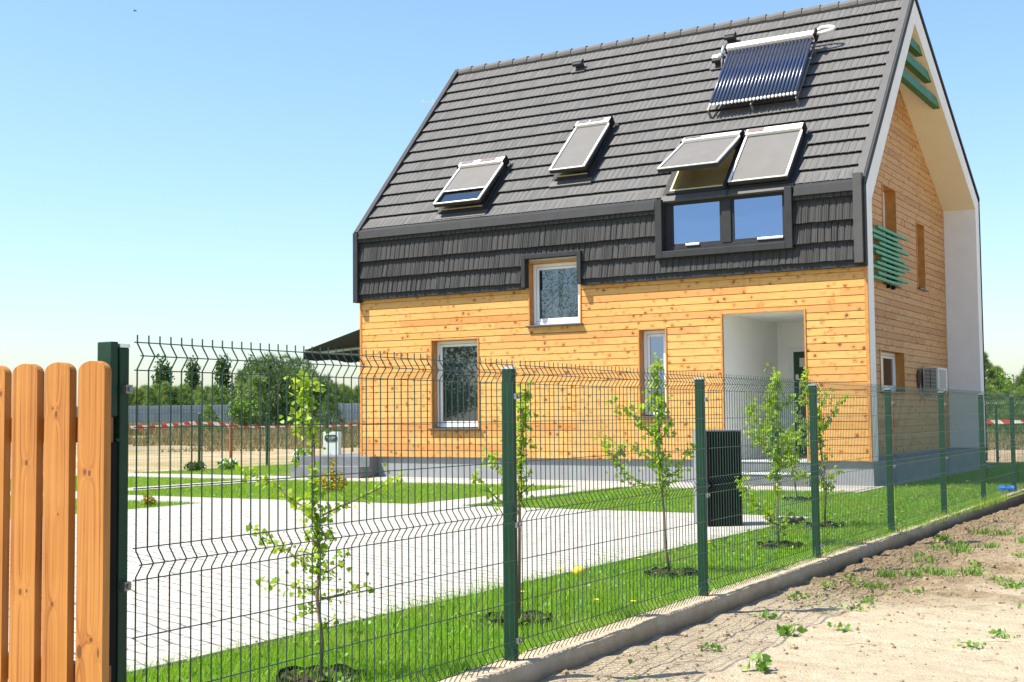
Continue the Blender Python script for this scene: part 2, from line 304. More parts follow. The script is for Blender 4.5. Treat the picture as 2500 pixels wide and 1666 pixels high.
# left and rear walls
m = MB(); m.prism([(.17, Z0+.003), (.17, ZE-.06), (YA, ZR-.13), (D-.02, ZE2-.08), (D-.02, Z0+.003)], lambda s, t: (t, s[0], s[1]), -W, -W+.16)
m.box(-W+.16, -REC-.2, D-.2, D-.02, Z0+.003, ZE2-.1); m.build('rear_wall', MAT['white'], house)
# corner boards
MB().box(-W-.012, -W+.035, -.012, .025, Z0-.002, ZB+.02).build('corner_board', MAT['casing'], house, bevel=.003)
MB().box(-.055, .004, -.014, .03, Z0-.002, ZB+.03).build('corner_board', MAT['casing'], house, bevel=.003)
# ---- gable wall (right), recessed
gx = -REC
Wa = (3.64, 4.64, 3.68, 5.62); Wb = (6.25, 6.93, 3.79, 5.2); Wc = (3.19, 4.97, 1.60, 2.42)
def yl(z): return max(.30, T_-.05+(z-ZI)*(YA-T_)/(ZIA-ZI)) if z > ZI else .30
def yr(z): return YA+(ZIA-z)*(D-T_-YA)/(ZIA-ZI2)+.05 if z > ZI2 else D-T_+.05
m = MB(); z = Z0; i = 0
grows = [Z0+PIT*i for i in range(64)]
P = []
for a, b in zip(grows, grows[1:]):
    if b > ZIA: b = ZIA
    if a >= ZIA: break
    hs = [h for h in (Wa, Wb, Wc)]
    P += pieces(yl(a), yr(a), a, b, hs)
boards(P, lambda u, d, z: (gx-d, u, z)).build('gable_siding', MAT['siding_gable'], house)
m = MB()
for p, q, a, b in pieces(.35, D-T_, Z0, ZI, [Wa, Wb, Wc]): m.box(gx-.17, gx-.026, p, q, a, b)
for p, q, a, b in pieces(.35, D-T_, ZI, ZI2, [Wa, Wb]): m.box(gx-.17, gx-.026, p+1.0, q, a, b)
m.build('gable_wall', MAT['white'], house)
# ---- white portal frame round the gable
outer = [(0.025, Z0), (0.025, ZE-.03), (YA, ZR-.10), (D, ZE2-.06), (D, Z0)]
inner = [(T_, Z0), (T_, ZI), (YA, ZIA), (D-T_, ZI2), (D-T_, Z0)]
m = MB()
for i in range(4):
    o1, o2, i1, i2 = outer[i], outer[i+1], inner[i], inner[i+1]
    m.quad((0.0, *o1), (0.0, *i1), (0.0, *i2), (0.0, *o2))
    if i in (0, 3): m.quad((0.0, *i1), (gx-.02, *i1), (gx-.02, *i2), (0.0, *i2))
    m.quad((0.0, *o1), (0.0, *o2), (gx, *o2), (gx, *o1))
m.quad((0, 0.025, Z0), (gx, 0.025, Z0), (gx, T_, Z0), (0, T_, Z0)); m.quad((0, D-T_, Z0), (gx, D-T_, Z0), (gx, D, Z0), (0, D, Z0))
m.build('gable_frame', MAT['white'], house)
m = MB()
for i in (1, 2): m.quad((0.0, *inner[i]), (gx-.02, *inner[i]), (gx-.02, *inner[i+1]), (0.0, *inner[i+1]))
m.build('gable_soffit', MAT['cream'], house)
# ---- green beams in the peak
for z, h in ((7.50, .17), (7.885, .17), (8.255, .15)):
    a = T_+(z-h/2-ZI)*(YA-T_)/(ZIA-ZI); b = YA+(ZIA-z+h/2)*(D-T_-YA)/(ZIA-ZI2)
    MB().box(-.19, -.05, a-.1, b+.1, z-h/2, z+h/2).build('gable_beam', MAT['green_paint'], house, bevel=.006)
# ---- mint slats over the upper gable window
sl = [(2.85, 5.0, 4.66), (2.30, 4.34, 4.555), (2.51, 4.65, 4.46), (2.92, 5.09, 4.365), (2.30, 4.46, 4.27), (2.66, 4.74, 4.18), (3.04, 5.18, 4.09), (2.74, 4.84, 3.99), (2.30, 4.47, 3.90), (2.80, 5.03, 3.80), (2.28, 4.36, 3.70)]
for a, b, z in sl: MB().box(gx+.07, gx+.13, a, b, z-.026, z+.026).build('window_slat', MAT['green_slat'], house, bevel=.003)
m = MB(); m.box(gx+.001, gx+.068, 3.80, 3.86, 3.6, 4.72); m.box(gx+.001, gx+.068, 4.15, 4.21, 3.6, 4.72); m.build('slat_bracket', MAT['black'], house)
# ---- windows
def window(rect, to3, depth=.17, frame='pvc', glass='glass', bar=.06, sash=.05, sill=True, casing=True, top=True, hinge=0):
    a, b, z0, z1 = rect
    B = lambda mm, u0, u1, d0, d1, za, zb: mm.hexa([to3(u0, d0, za), to3(u1, d0, za), to3(u1, d1, za), to3(u0, d1, za), to3(u0, d0, zb), to3(u1, d0, zb), to3(u1, d1, zb), to3(u0, d1, zb)])
    fr = MB(); i0, i1, j0, j1 = a+.03, b-.03, z0+.03, z1-.03
    d0, d1 = depth, depth+.07
    B(fr, i0, i0+bar, d0, d1, j0, j1); B(fr, i1-bar, i1, d0, d1, j0, j1)
    B(fr, i0+bar, i1-bar, d0, d1, j0, j0+bar); B(fr, i0+bar, i1-bar, d0, d1, j1-bar, j1)
    o = fr.build('window', MAT[frame], house, bevel=.006)
    s = MB(); e = bar+.006; g = sash; d0, d1 = depth+.012, depth+.06
    B(s, i0+e, i0+e+g, d0, d1, j0+e, j1-e); B(s, i1-e-g, i1-e, d0, d1, j0+e, j1-e)
    B(s, i0+e+g, i1-e-g, d0, d1, j0+e, j0+e+g); B(s, i0+e+g, i1-e-g, d0, d1, j1-e-g, j1-e)
    s.build('sash', MAT[frame], o, bevel=.006)
    p = MB(); B(p, i0+e+g, i1-e-g, depth+.035, depth+.045, j0+e+g, j1-e-g); p.build('pane', MAT[glass], o)
    if casing:
        c = MB(); t = .028; f = -.016
        B(c, a, a+t, f, depth, z0, z1); B(c, b-t, b, f, depth, z0, z1)
        if top: B(c, a+t, b-t, f, depth, z1-t, z1)
        c.build('casing', MAT['casing'], o, bevel=.003)
    if sill:
        c = MB(); B(c, a-.035, b+.035, -.075, depth, z0-.015, z0+.012); c.build('sill', MAT['sill'], o, bevel=.003)
    return o
front = lambda u, d, z: (u, d, z); gab = lambda u, d, z: (gx-d, u, z)
window(W1, front); window(W2, front, depth=.13); window(W3, front, depth=.16, glass='glass_blue')
window(Wa, gab, depth=.2); window(Wb, gab, depth=.22); window(Wc, gab, depth=.16)
# ---- porch
x0, x1, y1, pz0, pz1 = -2.53, -.78, 2.8, .424, 2.955
m = MB(); m.quad((x0, .03, pz0), (x0, y1, pz0), (x0, y1, pz1), (x0, .03, pz1)); m.quad((x1, .03, pz0), (x1, y1, pz0), (x1, y1, pz1), (x1, .03, pz1))
m.quad((x0, .03, pz1), (x0, y1, pz1), (x1, y1, pz1), (x1, .03, pz1))
dx0, dx1, dz = -2.27, -1.28, 2.44
for p, q, a, b in pieces(x0, x1, pz0, pz1, [(dx0, dx1, pz0, dz)]): m.quad((p, y1, a), (q, y1, a), (q, y1, b), (p, y1, b))
m.build('porch_wall', MAT['paint'], house)
MAT['porch_tile'] = plain('light_porch_tile', (.42, .41, .39), .5)
MB().quad((x0, -.0, pz0+.003), (x1, 0, pz0+.003), (x1, y1, pz0+.003), (x0, y1, pz0+.003)).build('porch_floor', MAT['porch_tile'], house)
door = MB().box(dx0+.05, dx1-.05, y1+.02, y1+.07, pz0+.01, dz-.05).build('door', MAT['door_green'], house)
MB().box(dx0-.04, dx0+.05, y1-.02, y1+.09, pz0, dz+.04).box(dx1-.05, dx1+.04, y1-.02, y1+.09, pz0, dz+.04).box(dx0+.05, dx1-.05, y1-.02, y1+.09, dz-.05, dz+.04).build('door_frame', MAT['pvc'], door)
MB().box(-2.11, -1.92, y1+.012, y1+.022, 2.10, 2.27).build('door_pane', MAT['ac_white'], door)
MB().box(-2.19, -2.13, y1+.005, y1+.022, 1.86, 1.96).tube([(-2.10, y1-.03, 1.80), (-2.10, y1-.03, .95)], .014, 8).box(-2.11, -2.09, y1-.03, y1+.02, 1.74, 1.76).box(-2.11, -2.09, y1-.03, y1+.02, 1.0, 1.02).build('door_handle', MAT['alu'], door)
m = MB(); a, b, c, d = PO; t = .03
m.box(a, a+t, -.016, .04, c, d).box(b-t, b, -.016, .04, c, d).box(a+t, b-t, -.016, .04, d-t, d); m.build('porch_casing', MAT['casing'], house, bevel=.003)
m = MB(); m.box(-2.62, -.92, -.05, .055, -.1, .40).box(-2.62, -.92, -.42, -.05, -.1, .205); m.build('porch_steps', MAT['slate'], house)
m = MB(); m.box(-2.63, -.91, -.065, .07, .402, .43).box(-2.63, -.91, -.435, -.052, .207, .232); m.build('step_tread', MAT['pillar'], house, bevel=.004)
# ---- profiled tile sheets
def hsh(n): return (math.sin(n*127.1+3.3)*43758.5453) % 1
NX = 0.0105
def sheet(x0, x1, ta, tb, row, org, dn, nrm, length, thick=.034, rel=.014):
    """columns across x; t 0 = top of course, 1 = exposed bottom edge"""
    xs = np.arange(x0, x1+1e-6, NX); xs[-1] = x1; n = len(xs)
    sh = (xs+1.7*row)/.115; idx = np.floor(sh+.25*np.sin(np.floor(sh)*3.1+row)); fr = (sh-np.floor(sh))
    hs = np.array([hsh(k+row*17) for k in idx])
    gro = np.where((fr < .15), -1.3, 0.0)+.35*np.sin(fr*2*np.pi*(2+np.floor(hs*2.99)))*(.4+hs)
    h = rel*(.6*gro+(.12 if rel < .018 else .5)*hs)
    jag = .012*hs+.006*np.sin(xs*190+row)
    org, dn, nrm = map(np.array, (org, dn, nrm))
    rings = []
    for t, e in ((ta, 0), (ta+(tb-ta)*.12, 0), (tb, 0)):
        off = t*thick+(h if t > .05 else 0)
        s = t*length*np.ones(n)+(jag if (t == 1) else 0)
        rings.append(org+xs[:, None]*np.array([1., 0, 0])+s[:, None]*dn+off[:, None]*nrm if hasattr(off, '__len__') else org+xs[:, None]*np.array([1., 0, 0])+s[:, None]*dn+(off*np.ones(n))[:, None]*nrm)
    s = tb*length*np.ones(n)+(jag if tb == 1 else 0)
    rings.append(org+xs[:, None]*np.array([1., 0, 0])+(s-.035)[:, None]*dn+.003*nrm)
    V = np.concatenate(rings); F = []
    r = len(rings); k = np.arange(n-1)
    F = np.concatenate([np.stack([j*n+k, (j+1)*n+k, (j+1)*n+k+1, j*n+k+1], 1) for j in range(r-1)])
    return V, F
def sheets(name, mat, defs):
    VV, FF, o = [], [], 0
    for V, F in defs: VV.append(V); FF.append(F+o); o += len(V)
    return np_mesh(name, np.concatenate(VV), np.concatenate(FF), mat, house)
SLL = math.hypot(ZR-ZE, YA+PR); SD = np.array([0, (YA+PR)/SLL, (ZR-ZE)/SLL]); SN = np.array([0, -SD[2], SD[1]]); RO = np.array([0, -PR, ZE])
def RP(x, s, h=0): p = RO+SD*s+SN*h; return (x, p[1], p[2])
SK = [(-8.50, -7.44, .31, 1.65), (-6.11, -5.36, .96, 2.52), (-3.54, -2.42, .14, 1.50), (-2.31, -1.27, .14, 1.50)]
defs = []
edges = [.12+.3625*i for i in range(16)]; edges = [e for e in edges if e < SLL-.05]
for r, s0 in enumerate(edges):
    s1 = edges[r+1] if r+1 < len(edges) else SLL
    L = s1-s0
    for p, q, a, b in pieces(-W+.02, -.10, s0, s1, [(k[0]+.03, k[1]-.03, k[2]+.03, k[3]-.03) for k in SK]):
        defs.append(sheet(p, q, (s1-b)/L, (s1-a)/L, r, RO+SD*s1, -SD, SN, L, .049, .014))
sheets('roof_tiles', MAT['tile'], defs)
defs = []
bz = [ZE, 4.786, 4.399, 4.055, 3.73]
BH = [(-6.47, -5.21, 3.0, 4.25), (-3.70, -1.19, 3.98, 9)]
for r in range(4):
    za, zb_ = bz[r+1], bz[r]; L = zb_-za
    if r == 0: zt = za+.36; L = .36
    else: zt = zb_
    for p, q, a, b in pieces(-W+.02, -.13, za, zb_, BH):
        defs.append(sheet(p, q, (zt-b)/L, (zt-a)/L, 40+r, (0, -.055, zt), (0, 0, -1), (0, -1, 0), L, .072, .022))
sheets('wall_tiles', MAT['tile_band'], defs)
# rear slope + underlay
m = MB(); e = .03
m.hexa([(-W+.01, YA, ZR-.05), (-.01, YA, ZR-.05), (-.01, D+.06, ZE2-.03), (-W+.01, D+.06, ZE2-.03), (-W+.01, YA, ZR+.0), (-.01, YA, ZR+.0), (-.01, D+.06, ZE2+.03), (-W+.01, D+.06, ZE2+.03)])
m.build('rear_roof', MAT['tile'], house)
m = MB()
for p, q, a, b in pieces(-W+.03, -.02, -.0, SLL-.03, [(k[0]+.06, k[1]-.06, k[2]+.06, k[3]-.06) for k in SK]):
    m.add([RP(p, a, -.01), RP(q, a, -.01), RP(q, b, -.01), RP(p, b, -.01), RP(p, a, -.06), RP(q, a, -.06), RP(q, b, -.06), RP(p, b, -.06)], [(0, 1, 2, 3), (7, 6, 5, 4), (0, 4, 5, 1), (1, 5, 6, 2), (2, 6, 7, 3), (3, 7, 4, 0)])
for p, q, a, b in pieces(-W+.02, -.02, ZB+.02, ZE-.03, BH): m.box(p, q, -.05, .02, a, b)
m.build('roof_deck', MAT['flash'], house)
# flashings and trims
m = MB()
for p, q in ((-W, -3.72), (-1.17, -.14)):
    m.hexa([(p, -.165, ZE-.115), (q, -.165, ZE-.115), (q, -.055, ZE-.115), (p, -.055, ZE-.115), RP(p, -.01, .075), RP(q, -.01, .075), RP(q, .12, .03), RP(p, .12, .03)])
m.build('eaves_flashing', MAT['flash'], house, bevel=.004)
m = MB()
for p, q in ((-W, -6.47), (-5.21, -.02)): m.box(p, q, -.092, .0-.016, ZB-.003, 3.728)
m.build('drip_trim', MAT['flash'], house, bevel=.004)
def rbar(m, x0, x1, s0, s1, h0, h1):
    P = [RP(x0, s0, h0), RP(x1, s0, h0), RP(x1, s1, h0), RP(x0, s1, h0), RP(x0, s0, h1), RP(x1, s0, h1), RP(x1, s1, h1), RP(x0, s1, h1)]; return m.hexa(P)
m = MB(); rbar(m, -W-.06, -W+.05, -.02, SLL+.03, -.10, .085); m.box(-W-.062, -W+.052, -.175, -.0, 3.56, ZE+.02)
m.build('verge_trim', MAT['flash'], house, bevel=.005)
m = MB(); rbar(m, -.15, -.02, .10, SLL+.02, -.03, .062); m.box(-.16, -.015, -.18, -.056, 3.66, ZE+.17); m.build('verge_trim', MAT['flash2'], house, bevel=.005)
m = MB(); rbar(m, -.019, .016, .0, SLL+.02, -.06, .055); m.box(-.014, .016, -.12, -.001, 3.62, ZE+.02)
m.hexa([(-.02, YA, ZR-.05), (.02, YA, ZR-.05), (.02, D+.06, ZE2-.03), (-.02, D+.06, ZE2-.03), (-.02, YA, ZR+.035), (.02, YA, ZR+.035), (.02, D+.06, ZE2+.055), (-.02, D+.06, ZE2+.055)])
m.box(-.02, .02, D+.002, D+.03, Z0-.3, ZE2); m.build('verge_trim', MAT['flash'], house)
m = MB(); m.box(-6.475, -6.39, -.172, -.02, 3.63, 4.25).box(-5.29, -5.205, -.172, -.02, 3.63, 4.25).box(-6.39, -5.29, -.172, -.02, 4.165, 4.25); m.build('window_surround', MAT['flash'], house, bevel=.006)
m = MB()
for i in range(28):
    x = -W+.02+i*.372; m.tube([(x, YA, ZR-.025), (x+.385, YA, ZR-.01)], [.10, .115], 12)
m.build('ridge_cap', MAT['tile'], house, smooth=False)
# ---- dormer windows
x0, x1, z0, z1 = -3.70, -1.19, 3.98, 5.04
m = MB(); m.box(x0, x0+.13, -.185, .02, z0, z1-.01).box(x1-.13, x1, -.185, .02, z0, z1-.01).box(x0+.13, x1-.13, -.185, .02, z0, z0+.12)
m.build('dormer_surround', MAT['flash'], house, bevel=.008)
m = MB(); a, b, c, d = x0+.13, x1-.13, z0+.12, 5.08
m.box(a, a+.10, -.02, .06, c, d).box(b-.05, b, -.02, .06, c, d).box(a+.10, b-.05, -.02, .06, c, c+.09).box(a+.10, b-.05, -.02, .06, d-.10, d).box(-2.50, -2.33, -.03, .06, c+.09, d-.10)
dw = m.build('dormer_window', MAT['flash'], house, bevel=.004)
for p, q in ((a+.10, -2.50), (-2.33, b-.05)):
    z_a, z_b = c+.09, d-.10; e = .045
    MB().box(p, p+e, -.005, .04, z_a, z_b).box(q-e, q, -.005, .04, z_a, z_b).box(p+e, q-e, -.005, .04, z_a, z_a+e).box(p+e, q-e, -.005, .04, z_b-e, z_b).build('sash', MAT['flash'], dw, bevel=.003)
    MB().box(p+e, q-e, .015, .02, z_a+e, z_b-e).build('pane', MAT['glass_blue'], dw)
MB().box(-3.18, -2.92, -.04, -.006, c+.085, c+.125).build('window_handle', MAT['alu'], dw, bevel=.004)
MB().box(-1.86, -1.40, -.04, -.006, c+.085, c+.125).build('window_handle', MAT['alu'], dw, bevel=.004)
# ---- roof windows
MAT['lining'] = plain('pale_pine_lining', (.66, .55, .30), .5)
MAT['strip'] = plain('solar_strip', (.16, .12, .12), .4)
def skylight(k, ang, blind=1.0, over=.06, panel=.35, sx=0):
    x0, x1, s0, s1 = k; base = MB(); w_ = .06
    rbar(base, x0, x0+w_, s0, s1, -.05, .10); rbar(base, x1-w_, x1, s0, s1, -.05, .10); rbar(base, x0+w_, x1-w_, s0, s0+w_, -.05, .10); rbar(base, x0+w_, x1-w_, s1-w_, s1, -.05, .10)
    rbar(base, x0-.09, x0, s0-.10, s1+.1, .0, .052); rbar(base, x1, x1+.09, s0-.10, s1+.1, .0, .052)
    o = base.build('roof_window', MAT['flash'], house, bevel=.004)
    ln = MB(); rbar(ln, x0+w_, x1-w_, s0+w_+.001, s0+w_+.03, -.03, .104); rbar(ln, x0+w_+.001, x0+w_+.03, s0+w_+.03, s1-w_, -.03, .104); ln.build('lining', MAT['lining'], o)
    ap = MB(); rbar(ap, x0-.08, x1+.08, s0-.16, s0-.002, .012, .058); ap.build('apron_flashing', MAT['flash2'], o, bevel=.006)
    sh = MB(); i0, i1, a, b = x0+w_, x1-w_, s0+w_, s1-w_
    for q in (((i0, a), (i0, b)), ((i1, b), (i1, a)), ((i0, b), (i1, b)), ((i1, a), (i0, a))):
        sh.quad(RP(*q[0], .098), RP(*q[1], .098), RP(*q[1], -.45), RP(*q[0], -.45))
    sh.quad(RP(i0, a, -.45), RP(i1, a, -.45), RP(i1, b, -.45), RP(i0, b, -.45)); sh.build('shaft', MAT['interior'], o)
    ca, sa = math.cos(ang), math.sin(ang); sh_, hh = s1-.02, .11
    def H(x, s, h):                     # rotate about hinge line near the top
        ds, dh = s-sh_, h; return RP(x, sh_+ds*ca+dh*sa, hh-ds*sa+dh*ca)
    def hb(mm, X0, X1, S0, S1, h0, h1): return mm.hexa([H(X0, S0, h0), H(X1, S0, h0), H(X1, S1, h0), H(X0, S1, h0), H(X0, S0, h1), H(X1, S0, h1), H(X1, S1, h1), H(X0, S1, h1)])
    X0, X1, S0, S1 = x0-.01, x1+.01, s0-.02, s1+.02
    f = MB(); t = .055
    hb(f, X0, X0+t, S0, S1, 0, .07); hb(f, X1-t, X1, S0, S1, 0, .07); hb(f, X0+t, X1-t, S0, S0+t, 0, .07); hb(f, X0+t, X1-t, S1-t, S1, 0, .07)
    so = f.build('sash', MAT['flash'], o, bevel=.004)
    c = MB(); t2 = .042
    hb(c, X0, X0+t2, S0, S1, .071, .10); hb(c, X1-t2, X1, S0, S1, .071, .10); hb(c, X0+t2, X1-t2, S0, S0+.03, .071, .092)
    c.build('sash_cover', MAT['steel_white'], o, bevel=.004)
    g = MB(); hb(g, X0+t, X1-t, S0+t, S1-t, .03, .042); g.build('pane', MAT['glass'], o)
    sb = S1-.12-(S1-.12-S0-.03)*blind
    bl = MB(); hb(bl, X0+t2+.012, X1-t2-.012, sb, S1-.10, .076, .080); bl.build('blind', MAT['blind'], o)
    bar = MB(); hb(bar, X0+t2, X1-t2, sb-.025, sb, .072, .092); bar.build('blind_bar', MAT['steel_white'], o, bevel=.004)
    bar = MB(); hb(bar, X0, X1, S1-.105, S1+.05, .072, .15); bar.build('blind_case', MAT['steel_white'], o, bevel=.02)
    en = MB(); hb(en, X1+.001, X1+.02, S1-.14, S1+.07, -.02, .16); en.build('end_cap', MAT['black'], o, bevel=.01); en = MB(); hb(en, X0-.02, X0-.001, S1-.14, S1+.07, -.02, .13); en.build('end_cap', MAT['black'], o, bevel=.01)
    for p in panel:
        pn = MB(); hb(pn, X0+p[0], X0+p[1], S1-.075, S1+.025, .152, .162); pn.build('solar_strip', MAT['strip'], o)
skylight(SK[0], math.radians(5.5), blind=.66, panel=[(.05, .33), (.52, .86)])
skylight(SK[1], math.radians(5), panel=[(.06, .30), (.34, .62)])
skylight(SK[2], math.radians(18), panel=[(.06, .36)])
skylight(SK[3], math.radians(1.5), panel=[(.05, .34)])
# ---- roof vents
def vent(x, s, light=False):
    m = MB(); rbar(m, x-.09, x+.09, s-.05, s+.07, .0, .12); rbar(m, x-.12, x+.12, s-.10, s+.09, .12, .20)
    v = m.build('roof_vent', MAT['flash'], house, bevel=.03)
    c = MB(); rbar(c, x-.115, x+.115, s-.02, s+.08, .202, .215); c.build('vent_cap', MAT['steel_white'] if light else MAT['flash2'], v, bevel=.004)
    f = MB(); rbar(f, x-.17, x+.16, s-.17, s-.05, .03, .05); f.build('vent_flange', MAT['flash2'], v)
vent(-3.50, 5.0); vent(-3.56, 4.22, True); vent(-6.94, 4.96)
MAT['clip0'] = plain('dull_zinc_rack', (.20, .21, .22), .5, .5, .1)
# ================================================================== THINGS ON THE HOUSE
so = thing('solar_collector', RP(-2.45, 3.3, 0), 'tilted rack of dark blue evacuated solar tubes high on the roof', 'solar collector')
hx0, hx1 = -3.33, -1.57; hs_, hh_ = 4.24, .30
m = MB(); rbar(m, hx0, hx1, hs_-.06, hs_+.09, hh_-.05, hh_+.10); m.build('manifold', MAT['steel_white'], so, bevel=.03)
m = MB(); rbar(m, hx1, hx1+.035, hs_-.09, hs_+.12, hh_-.08, hh_+.11); rbar(m, hx0-.02, hx0, hs_-.07, hs_+.10, hh_-.06, hh_+.10); m.build('manifold_cap', MAT['black'], so, bevel=.008)
tm = MT('evacuated_tube', .3, (.012, .03, .11), .0, .8); tm.set('Coat Weight', .5); tn = tm.noise(tm.scale(tm.obj(), (14, 1.5, 1.5)), 9, 3, .7)
tm.set('Base Color', tm.mix(tm.ramp(tn, .60, .80), (.012, .022, .06), (.10, .115, .15)))
for i in range(24):
    x = hx0+.06+i*(hx1-hx0-.12)/23; xb = x+.03
    t = MB().tube([RP(x, hs_-.06, hh_), RP(xb, 2.50, .27)], .0335, 8).build('collector_tube', tm.m, so, smooth=True)
    MB().tube([RP(xb, 2.50, .27), RP(xb, 2.465, .27), RP(xb, 2.44, .27)], [.029, .027, .012], 8).build('tube_tip', MAT['steel_white'], t, smooth=True)
m = MB()
for x in (hx0+.03, (hx0+hx1)/2, hx1-.02):
    rbar(m, x-.02, x+.02, 2.42, hs_, .17, .205); rbar(m, x-.02, x+.02, 2.42, 2.46, .03, .2); rbar(m, x-.02, x+.02, 4.0, 4.04, .03, .2)
rbar(m, hx0+.03, hx1, 2.55, 2.58, .206, .235); rbar(m, hx0, hx1+.02, 3.6, 3.64, .206, .235); m.build('collector_rack', MAT['clip0'], so)
m = MB(); m.box(0, 0, 0, 0, 0, 0) if 0 else None
pts = [RP(hx1+.03, hs_+.03, hh_+.03)]+[RP(hx1+.05+.30*math.sin(a), hs_+.03+.07-.07*math.cos(a)+.02*a, hh_+.03) for a in np.linspace(.2, math.pi-.2, 7)]+[RP(hx1-.25, hs_+.17, .2)]
m.tube(pts, .036, 8); m.build('insulated_pipe', MAT['steel_white'], so, smooth=True)
m = MB(); m.tube([RP(hx0-.02, hs_, .28), RP(hx0-.12, hs_-.06, .26), RP(hx0-.13, hs_+.2, .28), RP(hx0-.14, hs_+.30, .22)], .03, 8).ball(RP(hx0-.13, hs_-.08, .26), .06, 8, 5).tube([RP(hx0-.1, hs_-.08, .26), RP(hx0-.14, hs_-.2, .06)], .02, 6); m.build('valve', MAT['alu'], so, smooth=True)
# air conditioner
ac = thing('air_conditioner', (gx, 6.7, 1.64), 'boxy cream outdoor air conditioning unit on the shaded gable wall', 'air conditioner')
MB().box(gx+.05, gx+.36, 6.30, 7.13, 1.66, 2.14).build('body', MAT['ac_white'], ac, bevel=.015)
m = MB()
for i in range(15): m.box(gx+.09, gx+.19, 6.285, 6.299, 1.70+i*.028, 1.713+i*.028).box(gx+.205, gx+.31, 6.285, 6.299, 1.70+i*.028, 1.713+i*.028)
m.build('side_grille', MAT['ac_white'], ac); MB().box(gx+.085, gx+.315, 6.292, 6.2995, 1.69, 2.12).build('side_vent', MAT['black'], ac)
MB().box(gx+.361, gx+.368, 6.40, 6.96, 1.71, 2.10).build('fan_cover', plain('fan_cover_grey', (.34, .33, .32), .6), ac, bevel=.003)
MB().box(gx+.0, gx+.36, 6.40, 6.44, 1.62, 1.659).box(gx, gx+.36, 6.98, 7.02, 1.62, 1.659).build('bracket', MAT['alu'], ac)
MB().tube([(gx+.02, 6.15, 1.95), (gx+.03, 6.12, 1.60), (gx+.06, 6.2, 1.52), (gx+.1, 6.5, 1.50), (gx+.1, 6.9, 1.58)], .018, 6).build('hose', MAT['pillar'], ac, smooth=True)
MB().ball((gx+.015, 6.08, 1.90), (.03, .16, .20), 10, 8, .1).build('pipe_wrap', plain('black_wrap', (.05, .04, .035), .8), ac, smooth=True)  # dark smudge on the wall, shaped as a flattened blob
# awning
aw = thing('retractable_awning', (-W, 2.6, 3.2), 'black fabric awning stretched out from the far left wall', 'awning')
xa, xb, ya, yb, za, zb_ = -W-.03, -12.5, .76, 4.9, 3.25, 2.70
MB().hexa([(xa, ya, za-.012), (xb, ya, zb_-.012), (xb, yb, zb_-.012), (xa, yb, za-.012), (xa, ya, za), (xb, ya, zb_), (xb, yb, zb_), (xa, yb, za)]).build('cloth', MAT['awning'], aw)
MB().box(xb-.06, xb, ya, yb, zb_-.045, zb_+.03).build('front_bar', MAT['pillar'], aw, bevel=.01)
m = MB(); n = 24
for i in range(n):
    a = ya+(yb-ya)*i/n; b = ya+(yb-ya)*(i+1)/n
    m.box(xb-.05, xb-.044, a, b, zb_-.20-.02*math.sin(i*.9), zb_-.046)
m.build('valance', MAT['awning'], aw)
MB().tube([(xb, ya+.5, zb_-.03), (xb+1.0, ya+1.35, zb_+.12), (xa, ya+.45, za-.2)], .03, 8).tube([(xb, yb-.5, zb_-.03), (xb+1.0, yb-1.35, zb_+.12), (xa, yb-.45, za-.2)], .03, 8).build('folding_arm', MAT['pillar'], aw)
MB().box(xa-.14, xa+.03, ya, yb, za-.08, za+.08).build('cassette', MAT['pillar'], aw, bevel=.02)
# antenna
an = thing('tv_antenna', (-10.3, 5.1, 8.35), 'thin aerial sticking out past the left edge of the roof', 'antenna')
MB().tube([(-10.3, 5.1, 8.2), (-10.3, 5.1, 9.0)], .02, 6).build('mast', MAT['alu'], an)
m = MB().tube([(-10.2, 5.1, 8.80), (-12.35, 5.0, 9.03)], .010, 5)
for i in range(6): x = -12.3+i*.3; z = 9.02-.107*i*.3; m.tube([(x, 5.02, z-.09), (x, 5.02, z+.09)], .007, 4)
m.build('boom', MAT['alu'], an)
# terrace steps and sign pillar
tr = thing('terrace_steps', (-11, 1.5, 0), 'dark stone terrace with two steps at the far left corner of the house', 'steps')
MB().box(-11.75, -9.97, -.60, -.252, -.1, .25).build('lower_step', MAT['slate'], tr, bevel=.004)
MB().box(-11.80, -9.985, -.25, 0.055, -.1, .44).box(-11.80, -10.40, .055, 5.5, -.1, .44).build('platform', MAT['slate'], tr, bevel=.004)
pl = thing('sign_pillar', (-11.575, .55, .44), 'short pale grey pillar with a dark green name plaque on the terrace', 'sign')
MB().box(-11.785, -11.375, .50, .60, .44, .93).build('slab', MAT['pillar'], pl, bevel=.005)
pq = MB().prism([(-11.735, .765), (-11.695, .73), (-11.445, .73), (-11.405, .765), (-11.405, .83), (-11.445, .865), (-11.695, .865), (-11.735, .83)], lambda s, t: (s[0], t, s[1]), .485, .499).build('plaque', MAT['plaque'], pl)
def text(body, size, loc, mat, parent, rot=(math.pi/2, 0, 0), name='lettering'):
    cu = bpy.data.curves.new(name, 'FONT'); cu.body = body; cu.size = size; cu.align_x = 'CENTER'; cu.align_y = 'CENTER'; cu.extrude = .001
    t = bpy.data.objects.new(name, cu); COL.objects.link(t); dg = bpy.context.evaluated_depsgraph_get(); dg.update()
    me = bpy.data.meshes.new_from_object(t.evaluated_get(dg)); bpy.data.objects.remove(t)
    me.transform(Matrix.Translation(Vector(loc)) @ Matrix.Rotation(rot[0], 4, 'X'))
    return link_mesh(name, me, mat, parent)
text('Villa Vlad', .062, (-11.57, .483, .812), MAT['letters'], pq)
m = MB().box(-11.635, -11.505, .482, .4845, .782, .787)
m.tube([(-11.645, .483, .768), (-11.605, .483, .757), (-11.57, .483, .753), (-11.535, .483, .757), (-11.495, .483, .768)], .003, 4); m.build('plaque_line', MAT['letters'], pq)
